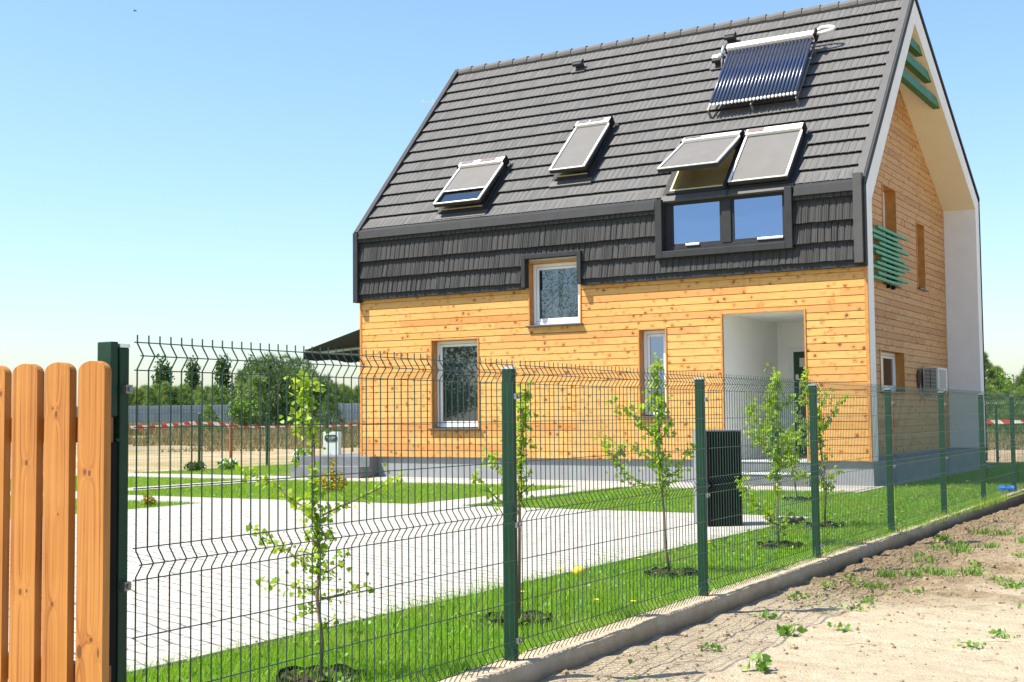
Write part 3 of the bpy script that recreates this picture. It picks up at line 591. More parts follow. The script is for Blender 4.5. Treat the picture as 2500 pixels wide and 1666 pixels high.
# ================================================================== GROUND
def vnoise(x, y, sc, seed=0):
    x = x*sc; y = y*sc; xi = np.floor(x).astype(int); yi = np.floor(y).astype(int); fx = x-xi; fy = y-yi
    fx = fx*fx*(3-2*fx); fy = fy*fy*(3-2*fy); r = np.random.default_rng(seed).random((257, 257))
    g = lambda a, b: r[a % 257, b % 257]
    return (g(xi, yi)*(1-fx)+g(xi+1, yi)*fx)*(1-fy)+(g(xi, yi+1)*(1-fx)+g(xi+1, yi+1)*fx)*fy
def fbm(x, y, sc, o=4, seed=0):
    return sum(vnoise(x, y, sc*2**i, seed+i)*.5**i for i in range(o))/sum(.5**i for i in range(o))
def smooth(a, b, x): t = np.clip((x-a)/(b-a), 0, 1); return t*t*(3-2*t)
def grid(xs, ys):
    X, Y = np.meshgrid(xs, ys, indexing='xy'); nx, ny = len(xs), len(ys)
    i, j = np.meshgrid(np.arange(nx-1), np.arange(ny-1)); k = (j*nx+i).ravel()
    return X, Y, np.stack([k, k+1, k+1+nx, k+nx], 1)
# far field
def field_h(x, y):
    d = np.hypot(x-CAM[0], y-CAM[1]); z = .5*smooth(52, 112, d)-.02
    inside = smooth(-16.9, -15.5, x)*(1-smooth(11.0, 12.2, y))
    return z*(1-inside)-.32*inside
fm = MT('dry_field', .95, spec=.1); o = fm.obj(); dcam = fm.n('VectorMath', out=1, p_operation='DISTANCE', i0=o, i1=(5.8, -21, 0))
nz = fm.noise(o, .12, 5, .6); n2 = fm.noise(o, 2.2, 4, .7); n3 = fm.noise(fm.scale(o, (.05, .05, 1)), 1, 4)
sand = fm.mix(fm.ramp(fm.noise(o, .9, 5, .75), .35, .65), (.32, .21, .13), (.56, .43, .30)); straw = fm.mix(fm.ramp(n2, .3, .7), (.22, .17, .11), (.36, .29, .19)); grn = fm.mix(n2, (.09, .14, .03), (.17, .2, .05))
dd = fm.math('ADD', dcam, fm.math('MULTIPLY', fm.math('SUBTRACT', nz, .5), 18.0))
c = fm.mix(fm.ramp(dd, 49, 56), sand, straw); c = fm.mix(fm.ramp(dd, 80, 95), c, grn); c = fm.mix(fm.math('MULTIPLY', fm.ramp(n3, .5, .62), .5), c, grn)
fm.set('Base Color', c); fm.bump(n2, .12)
def axis(lo, hi, a, b, fine, coarse): return np.unique(np.concatenate([np.arange(lo, a, coarse), np.arange(a, b, fine), np.arange(b, hi+coarse, coarse)]))
X, Y, F = grid(axis(-420, 420, -60, 40, 1.5, 20), axis(-160, 620, -40, 60, 1.5, 20))
Zf = field_h(X, Y)+.06*(fbm(X, Y, .25, 3, 5)-.5)*(np.hypot(X-CAM[0], Y-CAM[1]) > 30)
tag(np_mesh('ground', np.stack([X, Y, Zf], -1), F, fm.m, smooth=True), kind='structure')
# sandy verge outside the fence
def brown(x, y):
    n = fbm(x, y, .8, 4, 11)
    a = smooth(4.6, 3.0, x+(n-.5)*2.6)*smooth(-12.6, -11.2, y+(n-.5)*1.6)
    b = smooth(.62, .25, x-2.62+(n-.5)*.9)
    c_ = smooth(.50, .62, n)*.65*smooth(-16.5, -12.5, y)+smooth(.55, .65, n)*.25
    far = .30+.70*smooth(-12.8, -11.4, y+(n-.5)*2)
    return np.clip(np.maximum(np.maximum(a, b*.75*far), c_*far), 0, 1)
def sand_h(x, y):
    b = brown(x, y); cl = fbm(x, y, 7, 3, 3); r = np.abs(fbm(x, y, 3.2, 3, 9)-.5)*2
    z = -.105+.05*(fbm(x, y, .5, 3, 2)-.5)+(.008+.022*b)*(cl-.5)*1.5+.02*b*(fbm(x, y, 2.4, 3, 19)-.5)*2+(.004+.008*b)*(.35-r)
    z += .007*np.sin((y*1.0+.35*x+.25*np.sin(x*1.1))*15+3*fbm(x, y, 1.1, 2, 21))*(1-b)*smooth(.40, .55, fbm(x, y, .5, 2, 30))
    cld = vnoise(x, y, 13, 77); z += .035*np.maximum(cld-.72, 0)*3*(.2+.8*b)
    return z+.03*smooth(.35, .0, x-2.60)*fbm(x, y, 2, 2, 8)
X, Y, F = grid(axis(2.52, 40, 2.52, 7.6, .032, .8), axis(-30, 30, -16.9, -1.5, .032, .8))
Zs = sand_h(X, Y); B = brown(X, Y)
sm = MT('sandy_soil', .95, spec=.1); o = sm.obj(); a = sm.n('Attribute', out=2, p_attribute_name='brown')
s1 = sm.noise(o, 9, 5, .65); s2 = sm.noise(o, 60, 4, .7); s3 = sm.noise(sm.scale(o, (1.2, 4, 1)), 2.0, 4, .6)
light = sm.mix(sm.ramp(s1, .3, .68), (.46, .375, .25), (.575, .495, .36)); light = sm.mix(sm.math('MULTIPLY', sm.ramp(s3, .5, .75), .45), light, (.38, .285, .185))
dark = sm.mix(sm.ramp(s1, .3, .7), (.17, .118, .066), (.36, .275, .17))
c = sm.mix(a, light, dark); c = sm.mix(sm.math('MULTIPLY', sm.ramp(s2, .62, .78), .6), c, (.12, .075, .05))
sm.set('Base Color', c); sm.bump(sm.math('ADD', s1, s2), .03)
sand = tag(np_mesh('sandy_ground', np.stack([X, Y, Zs], -1), F, sm.m, smooth=True, attr={'brown': B.ravel()}), kind='structure')
# garden soil, paving, paths
so_ = plain('lawn_soil', (.12, .15, .035), .95, 0, .3, 6, .01, 60, .1)
tag(MB().quad((-16.95, -18.3, .0), (2.44, -18.3, .0), (2.38, 11.8, .0), (-16.95, 11.8, .0)).build('lawn_soil', so_), kind='structure')
pm = MT('concrete_pavers', .85, spec=.2); o = pm.obj()
wob = pm.n('VectorMath', p_operation='ADD', i0=o, i1=pm.n('VectorMath', p_operation='SCALE', i0=pm.n('TexNoise', out=1, Vector=o, Scale=1.1, Detail=3), Scale=.28))
bk = pm.nt.nodes.new('ShaderNodeTexBrick'); bk.offset = .5; bk.inputs['Scale'].default_value = 1; bk.inputs['Brick Width'].default_value = .26; bk.inputs['Row Height'].default_value = .13; bk.inputs['Mortar Size'].default_value = .009; bk.inputs['Mortar Smooth'].default_value = .3
pm.nt.links.new(pm.n('Mapping', Vector=wob, Rotation=(0, 0, .35)), bk.inputs['Vector']); bk.inputs['Color1'].default_value = (.45, .43, .39, 1); bk.inputs['Color2'].default_value = (.38, .365, .33, 1); bk.inputs['Mortar'].default_value = (.16, .13, .10, 1)
k1 = pm.noise(o, 2.5, 4, .7); k2 = pm.noise(o, 30, 3, .7)
jm = pm.math('MULTIPLY', pm.math('SUBTRACT', 1.0, bk.outputs['Fac']), 1.0)
base = pm.mix(k2, (.34, .322, .285), (.43, .41, .368)); base = pm.mix(.35, base, bk.outputs['Color'])
mort = pm.math('MULTIPLY', bk.outputs['Fac'], pm.ramp(k1, .42, .54))
c = pm.mix(pm.math('MULTIPLY', mort, .85), base, (.09, .075, .06)); c = pm.mix(pm.math('MULTIPLY', pm.ramp(pm.noise(o, .6, 4), .45, .7), .25), c, (.30, .285, .25))
pm.set('Base Color', c); pm.bump(pm.math('SUBTRACT', k2, mort), .004)
m = MB(); m.box(-7.49, 1.06, -18.08, -6.42, -.08, .028)
tag(m.build('paved_driveway', pm.m, bevel=.006), kind='structure')
tag(MB().box(1.062, 1.10, -18.0, -8.2, -.05, .013).build('soil_seam', plain('seam_soil', (.06, .04, .025), .95, 0, .4, 20)), kind='structure')
m = MB(); zt = .024
m.box(-16.9, -7.492, -7.30, -6.40, -.08, zt); m.box(-4.58, -3.80, -6.418, -1.5, -.08, zt); m.box(-16.9, .2, -1.498, -.30, -.08, zt); m.box(-11.80, -11.05, -6.398, -1.5, -.08, zt)
tag(m.build('garden_path', pm.m, bevel=.005), kind='structure')
gm_ = plain('gravel_strip', (.36, .34, .30), .9, 0, .35, 60, .008, 90)
tag(MB().box(-9.95, .2, -.298, .058, -.08, .030).box(.0, .22, .06, 9.3, -.08, .012).build('gravel_strip', gm_), kind='structure')
# kerb under the fence
FX, FY, FA, SP = 2.53474, -18.0466, -.0176750, 2.53
def FP(t, off=0): return (FX+math.sin(FA)*t+math.cos(FA)*off, FY+math.cos(FA)*t-math.sin(FA)*off)
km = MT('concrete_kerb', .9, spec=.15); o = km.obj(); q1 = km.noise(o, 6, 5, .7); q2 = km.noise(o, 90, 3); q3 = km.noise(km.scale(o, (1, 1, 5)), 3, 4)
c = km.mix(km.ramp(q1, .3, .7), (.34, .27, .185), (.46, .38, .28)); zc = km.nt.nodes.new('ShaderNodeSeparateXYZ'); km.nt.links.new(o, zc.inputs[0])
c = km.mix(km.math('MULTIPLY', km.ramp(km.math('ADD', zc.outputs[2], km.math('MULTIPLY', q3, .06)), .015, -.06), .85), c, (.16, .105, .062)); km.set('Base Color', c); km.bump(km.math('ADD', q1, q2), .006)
ny = 620; V = []; F = []
prof = [(-.075, -.2), (-.075, .012), (-.066, .02), (.088, .02), (.100, .010), (.105, -.06), (.108, -.3)]
for j in range(ny+1):
    t = -.4+j*(31.0/ny); jn = (abs((t % 2.53)-1.2) < .03)
    for i, (a, b) in enumerate(prof):
        x, y = FP(t, a+(0.006*math.sin(t*3.1+i)+random.uniform(-.003, .003))); V.append((x, y, b+(random.uniform(-.003, .003)-(.006 if jn else 0) if i in (2, 3, 4) else 0)))
n = len(prof); F = [(j*n+i, (j+1)*n+i, (j+1)*n+i+1, j*n+i+1) for j in range(ny) for i in range(n-1)]
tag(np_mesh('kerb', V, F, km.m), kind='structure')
MAT['clip'] = plain('galvanised_clip', (.22, .23, .22), .45, .6, .1)
# ================================================================== FENCES
def make_post(h=1.445, w_=.06, d_=.04, z0=.0):
    return MB().box(-w_/2, w_/2, -d_/2, d_/2, z0, h)
def panel_mesh(L, spikes=True, nw=50):
    m = MB(); r = .0026
    zs = [-.03, .025, .067, .109, .703, .745, .787, 1.376, 1.418, 1.460, 1.488]; ds = [0, 0, .028, 0, 0, .028, 0, 0, .028, 0, 0]
    for i in range(nw):
        y = .035+(L-.07)*i/(nw-1); m.tube([(d, y, z) for z, d in zip(zs, ds)], r, 4, False)
    for z, d in ((.0672, .031), (.124, .003), (.312, .003), (.512, .003), (.694, .003), (.745, .031), (.797, .003), (.988, .003), (1.186, .003), (1.372, .003), (1.418, .031), (1.463, .003)):
        m.tube([(d, .02, z), (d, L-.02, z)], r, 4, False)
    return m
fence = thing('wire_fence', (*FP(0), .02), 'green wire mesh fence running along the kerb beside the sandy ground', 'fence')
pmesh = None; rotF = -FA
def local(o, loc, rz, parent): o.parent = parent; o.location = loc; o.rotation_euler = (0, 0, rz)
def child(name, mb, mat, parent, loc, rz, bevel=0):
    me = bpy.data.meshes.new(name); me.from_pydata(mb.v, [], mb.f); me.update(); me.materials.append(mat)
    o = bpy.data.objects.new(name, me); COL.objects.link(o); o.parent = parent; o.location = loc; o.rotation_euler = (0, 0, rz); ORG[o.name] = Vector((0, 0, 0))
    if bevel: b = o.modifiers.new('bevel', 'BEVEL'); b.width = bevel; b.segments = 2; b.limit_method = 'ANGLE'
    return o
def rel(t, off=0, z=0, org=None): p = FP(t, off); return (p[0]-org[0], p[1]-org[1], z-org[2])
org = (*FP(0), .02)
def add_posts(parent, places, org, rz, mats=('pole_green', 'alu', 'bolt'), h=1.425):
    first = None
    for x, y, z in places:
        loc = (x-org[0], y-org[1], z-org[2])
        if first is None:
            p = child('post', make_post(h), MAT[mats[0]], parent, loc, rz, .004)
            c = child('post_cap', MB().box(-.031, .031, -.021, .021, h, h+.012), MAT[mats[1]], p, (0, 0, 0), 0)
            for zz in (.10, .66, 1.29):
                cl = child('clip', MB().box(.030, .050, -.012, .016, zz-.014, zz+.014).tube([(.050, .002, zz), (.058, .002, zz)], .008, 8), MAT['bolt'] if False else MAT['clip'], p, (0, 0, 0), 0)
            first = p
        else: dup(first, loc, parent=parent)
nb = 9
add_posts(fence, [(*FP(SP*k), .02) for k in range(nb+1)], org, rotF)
p0 = child('mesh_panel', panel_mesh(SP-.012), MAT['wire'], fence, rel(.006, .043, 0, org), rotF)
for k in range(1, nb): dup(p0, rel(SP*k+.006, .043, 0, org), parent=fence)
# rear fence at the left boundary and rear boundary
def far_panel(L, n=50, r=.0026):
    m = MB()
    for i in range(n): y = .02+(L-.04)*i/(n-1); m.tube([(0, y, .0), (0, y, .70), (.028, y, .745), (0, y, .79), (0, y, 1.37), (.028, y, 1.41), (0, y, 1.45)], r, 3, False)
    for z in (.07, .31, .51, .70, .79, .99, 1.19, 1.37, 1.45): m.tube([(0, 0, z), (0, L, z)], r, 3, False)
    return m
rf = thing('wire_fence', (-17, 2.15, 0), 'green wire mesh fence at the far left edge of the garden', 'fence')
o2 = (-17, 2.15, 0); st = 2.44
add_posts(rf, [(-17, 2.15+st*k, -.02) for k in (0, -1, 1, 2, 3, 4)], o2, 0, h=1.38)
p1 = child('mesh_panel', far_panel(st), MAT['wire'], rf, (.04, -st, 0), 0)
for k in range(0, 4): dup(p1, (.04, st*k, 0), parent=rf)
for k in (-2, -3, -4): dup(p1, (.04, st*k, 0), parent=rf)
rb = thing('wire_fence', (-.24, 11.85, 0), 'green wire mesh fence behind the house at the back of the lawn', 'fence')
o3 = (-.24, 11.85, 0)
add_posts(rb, [(-.24+2.5*k, 11.85, 0) for k in (0, 1, -1, -2)], o3, 0, h=1.40)
p2 = child('mesh_panel', far_panel(2.5), MAT['wire'], rb, (0, 0, 0), -math.pi/2)
for k in (-1, -2): dup(p2, (2.5*k, 0, 0), parent=rb)
# picket fence
def plank_mat(name, knots, seed):
    M = MT(name, .5, spec=.35); o = M.obj(); s = M.nt.nodes.new('ShaderNodeSeparateXYZ'); M.nt.links.new(o, s.inputs[0]); x, y, z = s.outputs
    ph = M.math('MULTIPLY', x, 95.0); ph = M.math('ADD', ph, M.math('MULTIPLY', y, 25.0)); core = None; halo = None
    for kx, kz, r, el in knots:
        dx = M.math('DIVIDE', M.math('SUBTRACT', x, kx), r); dz = M.math('DIVIDE', M.math('SUBTRACT', z, kz), r*el)
        d2 = M.math('ADD', M.math('MULTIPLY', dx, dx), M.math('MULTIPLY', dz, dz))
        g = M.math('DIVIDE', 1.0, M.math('ADD', 1.0, M.math('MULTIPLY', d2, .22)))
        ph = M.math('ADD', ph, M.math('MULTIPLY', g, M.math('MULTIPLY', M.math('SIGN', dx), 3.0)))
        c = M.n('MapRange', p_clamp=True, i0=d2, i1=1.15, i2=.75); h = M.math('MULTIPLY', g, g)
        core = c if core is None else M.math('MAXIMUM', core, c); halo = h if halo is None else M.math('MAXIMUM', halo, h)
    v = M.n('CombineXYZ', i0=ph, i1=float(seed), i2=M.math('MULTIPLY', z, .9))
    g1 = M.noise(v, 1.0, 5, .62, .25); v2 = M.n('CombineXYZ', i0=M.math('MULTIPLY', ph, 5.0), i1=float(seed), i2=M.math('MULTIPLY', z, 5.0)); g2 = M.noise(v2, 1.0, 3, .6)
    c = M.mix(M.ramp(g1, .32, .66), (.47, .215, .048), (.31, .112, .018)); c = M.mix(M.math('MULTIPLY', M.ramp(g1, .58, .66), .75), c, (.20, .06, .010))
    c = M.mix(M.math('MULTIPLY', M.ramp(g2, .5, .75), .25), c, (.24, .08, .016)); c = M.mix(M.math('MULTIPLY', M.ramp(M.noise(o, 3.5, 3), .42, .68), .3), c, (.50, .25, .066))
    if halo is not None:
        c = M.mix(M.math('MULTIPLY', halo, .35), c, (.22, .07, .015)); c = M.mix(M.math('MULTIPLY', core, .8), c, (.10, .035, .013))
    M.set('Base Color', c); M.bump(g1, .0006); return M.m
pf = thing('picket_fence', (2.4, -18.17, 0), 'oiled pine picket fence with rounded tops at the left edge', 'fence')
PK = [(2.490, 2.611, [(2.525, 1.048, .009, 1.5), (2.546, 1.045, .009, 1.6), (2.507, .487, .017, 1.8), (2.560, .528, .009, 1.2), (2.592, .49, .007, 3)]),
      (2.330, 2.451, [(2.370, 1.25, .0065, 1), (2.388, 1.231, .008, 2), (2.401, .912, .005, 1.3), (2.379, .626, .010, 1.2)]),
      (2.171, 2.296, [(2.248, 1.075, .009, 1.5), (2.224, .656, .010, 1.5), (2.256, .661, .006, 1.4)]),
      (2.012, 2.134, [(2.115, 1.302, .009, 1.4), (2.05, .7, .01, 1.5)]),
      (1.855, 1.975, [(1.9, 1.1, .01, 1.5)])]
for i, (a, b, kn) in enumerate(PK):
    poly = [(a, .03), (b, .03)]; c = (a+b)/2; hw = (b-a)/2; top = 1.399; sh = 1.366
    poly += [(c+hw*math.cos(t), sh+(top-sh)*math.sin(t)**1.0) for t in np.linspace(0, math.pi, 15)]
    kn2 = [(kx-2.4, kz, r*.72, e) for kx, kz, r, e in kn]
    MB().prism(poly, lambda s, t: (s[0], t, s[1]), -18.17, -18.142).build('picket', plank_mat('picket_pine_%d' % i, kn2, i*3.7), pf, bevel=.001)
MB().box(1.6, 2.575, -18.141, -18.10, 1.14, 1.222).build('rail', MAT['rail'], pf, bevel=.003)
MB().box(1.6, 2.575, -18.141, -18.10, .36, .44).build('rail', MAT['rail'], pf, bevel=.003)
MB().box(2.508, 2.560, -18.098, -18.07, -.05, 1.14).build('frame_post', MAT['black'], pf)
MB().box(2.495, 2.560, -18.099, -18.069, 1.223, 1.463).build('gate_post', MAT['pole_green'], pf, bevel=.003)
MB().box(1.0, 1.05, -18.14, -18.09, -.05, 1.3).build('frame_post', MAT['black'], pf)
# ================================================================== GARDEN THINGS
bx = thing('utility_cabinet', (.55, -7.95, 0), 'black slatted metal cabinet with grey side standing on the paving edge', 'cabinet')
ex = Vector((math.cos(.72), math.sin(.72), 0)); ey = Vector((-ex.y, ex.x, 0)); c0 = Vector((.485, -8.16, 0))
def cb(m, a0, a1, b0, b1, z0, z1): return m.hexa([c0+ex*a+ey*b+Vector((0, 0, z)) for z in (z0, z1) for a, b in ((a0, b0), (a1, b0), (a1, b1), (a0, b1))])
m = MB(); cb(m, .012, .40, .0, .44, .03, 1.03); m.build('body', MAT['black'], bx, bevel=.006)
m = MB(); cb(m, .0, .011, .0, .44, .03, 1.035); cb(m, .0, .405, .0, .44, 1.032, 1.045); m.build('side_panel', plain('light_grey_panel', (.20, .20, .21), .5), bx)
m = MB()
for i in range(10): cb(m, .02+i*.0385, .045+i*.0385, -.012, -.0005, .05, 1.01)
m.build('slat', MAT['black'], bx)
# ribbon tape and stakes
def tape_mat():
    M = MT('red_white_tape', .4); o = M.obj(); s = M.nt.nodes.new('ShaderNodeSeparateXYZ'); M.nt.links.new(o, s.inputs[0])
    u = M.math('ADD', M.math('ADD', s.outputs[0], s.outputs[1]), s.outputs[2]); f = M.math('GREATER_THAN', M.math('FRACT', M.math('MULTIPLY', u, 2.1)), .5)
    M.set('Base Color', M.mix(f, (.85, .83, .80), (.70, .03, .05))); return M.m
MAT['tape'] = tape_mat()
def tape(name, pts, wid, label, group=None):
    V, F = [], []
    n = len(pts)
    for i, p in enumerate(pts):
        tw = .5+.5*math.sin(i*1.3); ww = wid*(.45+.55*tw); V += [(p[0], p[1], p[2]-ww/2), (p[0]+.01, p[1]+.01*tw, p[2]+ww/2)]
    F = [(2*i, 2*i+2, 2*i+3, 2*i+1) for i in range(n-1)]
    m = MB().add(V, F); o = m.build(name, MAT['tape'], origin=pts[0]); sd_ = o.modifiers.new('s', 'SOLIDIFY'); sd_.thickness = .002
    return tag(o, label, 'barrier tape', group)
Y1 = np.linspace(3.6, 8.32, 24); tape('barrier_tape', [(-22+.2*(y-3.6)/4.7, y, 1.02+.10*math.exp(-((y-7.0)/1.1)**2)) for y in Y1], .11, 'red and white tape blown loose left of the orange stake', 'red and white barrier tapes')
Y1 = np.linspace(8.36, 17.0, 44); tape('barrier_tape', [(-21.8-.02*y, y, 1.01-.05*math.sin((y-8.36)/8.6*math.pi)-.0) for y in Y1], .10, 'red and white tape from the orange stake to behind the house corner', 'red and white barrier tapes')
X1 = np.linspace(-4, 9, 40); tape('barrier_tape', [(x, 13.6, .96-.002*x) for x in X1], .10, 'red and white tape behind the lawn on the right of the house', 'red and white barrier tapes')
tag(MB().tube([(-21.8, 8.33, -.05), (-21.78, 8.30, 1.16)], .028, 6).build('wooden_stake', MAT['orange'], origin=(-21.8, 8.33, 0)), 'thin orange stake holding the barrier tape in the sandy lot', 'stake')
tag(MB().tube([(-23.5, 16.5, -.05), (-23.5, 16.5, 1.1)], .03, 6).build('wooden_stake', MAT['twig'], origin=(-23.5, 16.5, 0)), 'brown stake near the dark pine left of the house corner', 'stake')
m = MB().ball((1.177, -12.342, .045), (.05, .05, .042), 12, 8); tag(m.build('yellow_ball', MAT['yellow'], origin=(1.177, -12.342, 0), smooth=True), 'round yellow plastic ball at the edge of the paving', 'ball')
m = MB(); random.seed(4)
for i in range(7): m.ball((2.16+random.uniform(-.09, .09), -.55+random.uniform(-.07, .07), .05+random.uniform(0, .03)), (.06, .05, .04), 7, 5, .25)
tag(m.build('plastic_bag', MAT['blue'], origin=(2.16, -.55, 0)), 'crumpled bright blue plastic bag lying by the far fence post', 'bag')
# bird
b = thing('bird', at(330, 27, 60), 'tiny dark bird gliding high in the sky at upper left', 'bird'); p = at(330, 27, 60); r3 = Vector(R_); u3 = Vector(U_); f3 = Vector(_F)
MB().tube([p-r3*.10, p, p+r3*.09], [.008, .025, .006], 6).build('body', MAT['black'], b); MB().add([p-r3*.02, p+f3*.25+u3*.03, p+r3*.05], [(0, 1, 2)]).add([p-r3*.02, p-f3*.25+u3*.03, p+r3*.05], [(0, 2, 1)]).build('wing', MAT['black'], b)
# ================================================================== PLANTS
def rand_unit(n):
    v = RNG.normal(size=(n, 3)); return v/np.linalg.norm(v, axis=1)[:, None]
def leaves(P, size, fan=.9, down=.35, fold=.25, nrm=None):
    """kite shaped leaves at points P (n,3)"""
    n = len(P); size = np.asarray(size)*np.ones(n)
    d = rand_unit(n); d[:, 2] -= down; d /= np.linalg.norm(d, axis=1)[:, None]
    q = rand_unit(n); s = np.cross(d, q); s /= np.linalg.norm(s, axis=1)[:, None]; nn = np.cross(d, s)
    S = size[:, None]
    V = np.stack([P, P+d*S*.35+s*S*.28*fan+nn*S*fold*.3, P+d*S*.85+s*S*.52*fan+nn*S*fold*.2, P+d*S*1.0, P+d*S*.85-s*S*.52*fan+nn*S*fold*.2, P+d*S*.35-s*S*.28*fan+nn*S*fold*.3], 1)
    F = np.arange(n)[:, None]*6+np.array([[0, 1, 2, 3, 4, 5]]); return V.reshape(-1, 3), F
def joinm(L):
    VV, FF, o = [], [], 0
    for V, F in L: VV.append(V); FF.append(F+o); o += len(V)
    return np.concatenate(VV), np.concatenate(FF)
TL = {1: 'nearest sapling with twisting trunk left of the wide green post, sparse arms spread wide', 2: 'slim upright sapling just behind the second fence post',
      3: 'leafy sapling growing left of the black cabinet in front of the narrow window', 4: 'bushiest sapling right of the black cabinet, in front of the white porch',
      5: 'small leaning sapling close to the porch steps', 6: 'sapling with a crooked trunk behind the fourth fence post'}
LP_ = {1: (.031, 1050, .20), 2: (.034, 560, .22), 3: (.040, 1000, .24), 4: (.040, 1650, .24), 5: (.040, 420, .3), 6: (.040, 1050, .27)}
for k, (yy, trunk, brs) in TREES.items():
    rg = np.random.default_rng(100+k); random.seed(100+k)
    bxx = trunk[0][0]; t = thing('young_tree', (bxx, yy, 0), TL[k], 'tree', 'young trees planted along the fence')
    tp = [(x, yy+.02*math.sin(i*1.9+k), z) for i, (x, z) in enumerate(trunk)]; tp[0] = (tp[0][0], yy, -.02)
    sc = {1: .0135, 2: .014, 3: .016, 4: .015, 5: .015, 6: .016}[k]
    m = MB(); m.tube(tp, [.68*sc*(1-.8*i/(len(tp)-1))+.001 for i in range(len(tp))], 7); m.build('trunk', MAT['bark'], t, smooth=True)
    segs = []; bm_ = MB(); topz = tp[-1][2]
    for br in brs:
        sy = rg.uniform(-1, 1)*.55; L0 = br[0]; P = []
        for (x, z) in br: P.append(Vector((x, yy+sy*(abs(x-L0[0])+abs(z-L0[1]))*.6, z)))
        bm_.tube(P, [max(.0015, .0055*(1-.75*i/(len(P)-1))) for i in range(len(P))], 5)
        for a, b in zip(P, P[1:]): segs.append((a, b, 1.0))
    for a, b in zip(tp, tp[1:]):
        zm = (a[2]+b[2])/2
        if zm > topz*.42: segs.append((Vector(a), Vector(b), 1.5 if k != 1 else (3.6 if (.40 < zm < .92 or zm > 1.15) else .6)))
    bm_.build('branch', MAT['bark'], t, smooth=True)
    size, n, spr = LP_[k]; wgt = np.array([(b-a).length*q for a, b, q in segs]); wgt /= wgt.sum(); cnt = rg.multinomial(n, wgt); P = []
    for (a, b, q), c in zip(segs, cnt):
        for _ in range(c):
            f = rg.random(); f = (round(f*4)/4+rg.normal()*.06) if rg.random() < .5 else f
            p = a.lerp(b, f); rr = abs(rg.normal())*spr*.18; dv = rg.normal(size=3); dv /= np.linalg.norm(dv); P.append((p.x+dv[0]*rr, p.y+dv[1]*rr, max(.1, p.z+dv[2]*rr)))
    V, F = leaves(np.array(P), size*rg.uniform(.45, 1.15, len(P)), fan=1.05, down=.25)
    np_mesh('foliage', V, F, MAT['leaf'], t)
    # soil ring
    r0 = thing('soil_ring', (bxx, yy, 0), ['', 'dark soil ring with black edging under the nearest sapling', 'dark soil ring behind the second fence post', 'dark soil ring under the sapling left of the black cabinet', 'dark soil ring under the bushiest sapling', 'dark soil ring under the small leaning sapling near the porch', 'dark soil ring under the crooked sapling'][k], 'soil ring', 'soil rings at the saplings')
    rr = .20; m = MB()
    for i in range(90):
        a = rg.random()*6.283; q = rr*math.sqrt(rg.random()); m.ball((bxx+q*math.cos(a), yy+q*math.sin(a), .015+rg.random()*.02), rg.uniform(.008, .024), 6, 4, .3)
    m.build('soil', plain('dark_peat', (.045, .03, .022), .95), r0)
    m = MB(); pts = [(bxx+rr*math.cos(a), yy+rr*math.sin(a)) for a in np.linspace(0, 6.283, 25)]
    for (a, b), (c, d) in zip(pts, pts[1:]): m.add([(a, b, -.02), (c, d, -.02), (c, d, .05+.012*math.sin(c*90)), (a, b, .05+.012*math.sin(a*90))], [(0, 1, 2, 3)])
    e_ = m.build('edging', MAT['black'], r0); s_ = e_.modifiers.new('s', 'SOLIDIFY'); s_.thickness = .006
# spare ring by the paving
r0 = thing('soil_ring', (1.06, -7.35, 0), 'empty dark soil pit beside the pale slab right of the black cabinet', 'soil ring', 'soil rings at the saplings'); m = MB(); random.seed(9)
for i in range(110):
    a = random.random()*6.283; q = .2*math.sqrt(random.random()); m.ball((1.06+q*math.cos(a), -7.35+q*math.sin(a), .03+random.random()*.04), random.uniform(.012, .03), 6, 4, .3)
m.build('soil', plain('dark_peat2', (.05, .033, .024), .95), r0)
# ---- lawn
def blades(rects, dens, h, wd, seed, hv=.4):
    rg = np.random.default_rng(seed); L = []
    for (x0, x1, y0, y1), dn in zip(rects, dens):
        n = int((x1-x0)*(y1-y0)*dn); x = rg.uniform(x0, x1, n); y = rg.uniform(y0, y1, n); L.append(np.stack([x, y], 1))
    P = np.concatenate(L); n = len(P); pn = fbm(P[:, 0], P[:, 1], 1.5, 3, 50)
    hh = h*(1-hv+2*hv*rg.random(n))*(.6+.8*pn); a = rg.uniform(0, 6.283, n); ln = rg.uniform(0, .8, n)*hh; b = rg.uniform(0, 6.283, n); w_ = wd*rg.uniform(.6, 1.3, n)/2
    z = np.zeros(n); B0 = np.stack([P[:, 0]-np.cos(a)*w_, P[:, 1]-np.sin(a)*w_, z-.005], 1); B1 = np.stack([P[:, 0]+np.cos(a)*w_, P[:, 1]+np.sin(a)*w_, z-.005], 1)
    T = np.stack([P[:, 0]+np.cos(b)*ln, P[:, 1]+np.sin(b)*ln, hh], 1)
    return np.stack([B0, B1, T], 1).reshape(-1, 3), np.arange(3*n).reshape(-1, 3)
rects = [(1.10, 2.43, -18, -14.5), (1.08, 2.42, -14.5, -11), (1.08, 2.40, -11, -6.4), (-3.77, 2.36, -6.4, -1.52), (.24, 2.33, -1.52, 11.7), (-10.98, -4.62, -6.38, -1.53), (-12.5, -7.53, -15.5, -7.34), (-16.9, -11.85, -6.38, -1.53), (-16.9, -12.0, -.28, .06), (-16.9, -13.3, .06, 11.7)]
V, F = blades(rects, [6500, 5200, 3600, 2300, 1500, 1500, 1300, 1000, 1200, 700], .045, .0075, 3)
V2, F2 = blades([(1.08, 2.44, -18, -12.5), (2.30, 2.46, -18, -2)], [350, 900], .10, .006, 5)
V3, F3 = blades([(.96, 1.10, -17.5, -7)], [1800], .05, .006, 6)
V4, F4 = blades([(1.1, 1.75, -15.2, -11.2), (1.2, 2.3, -14.6, -13.6)], [120, 160], .17, .006, 9)
V, F = joinm([(V, F), (V2, F2), (V3, F3), (V4, F4)])
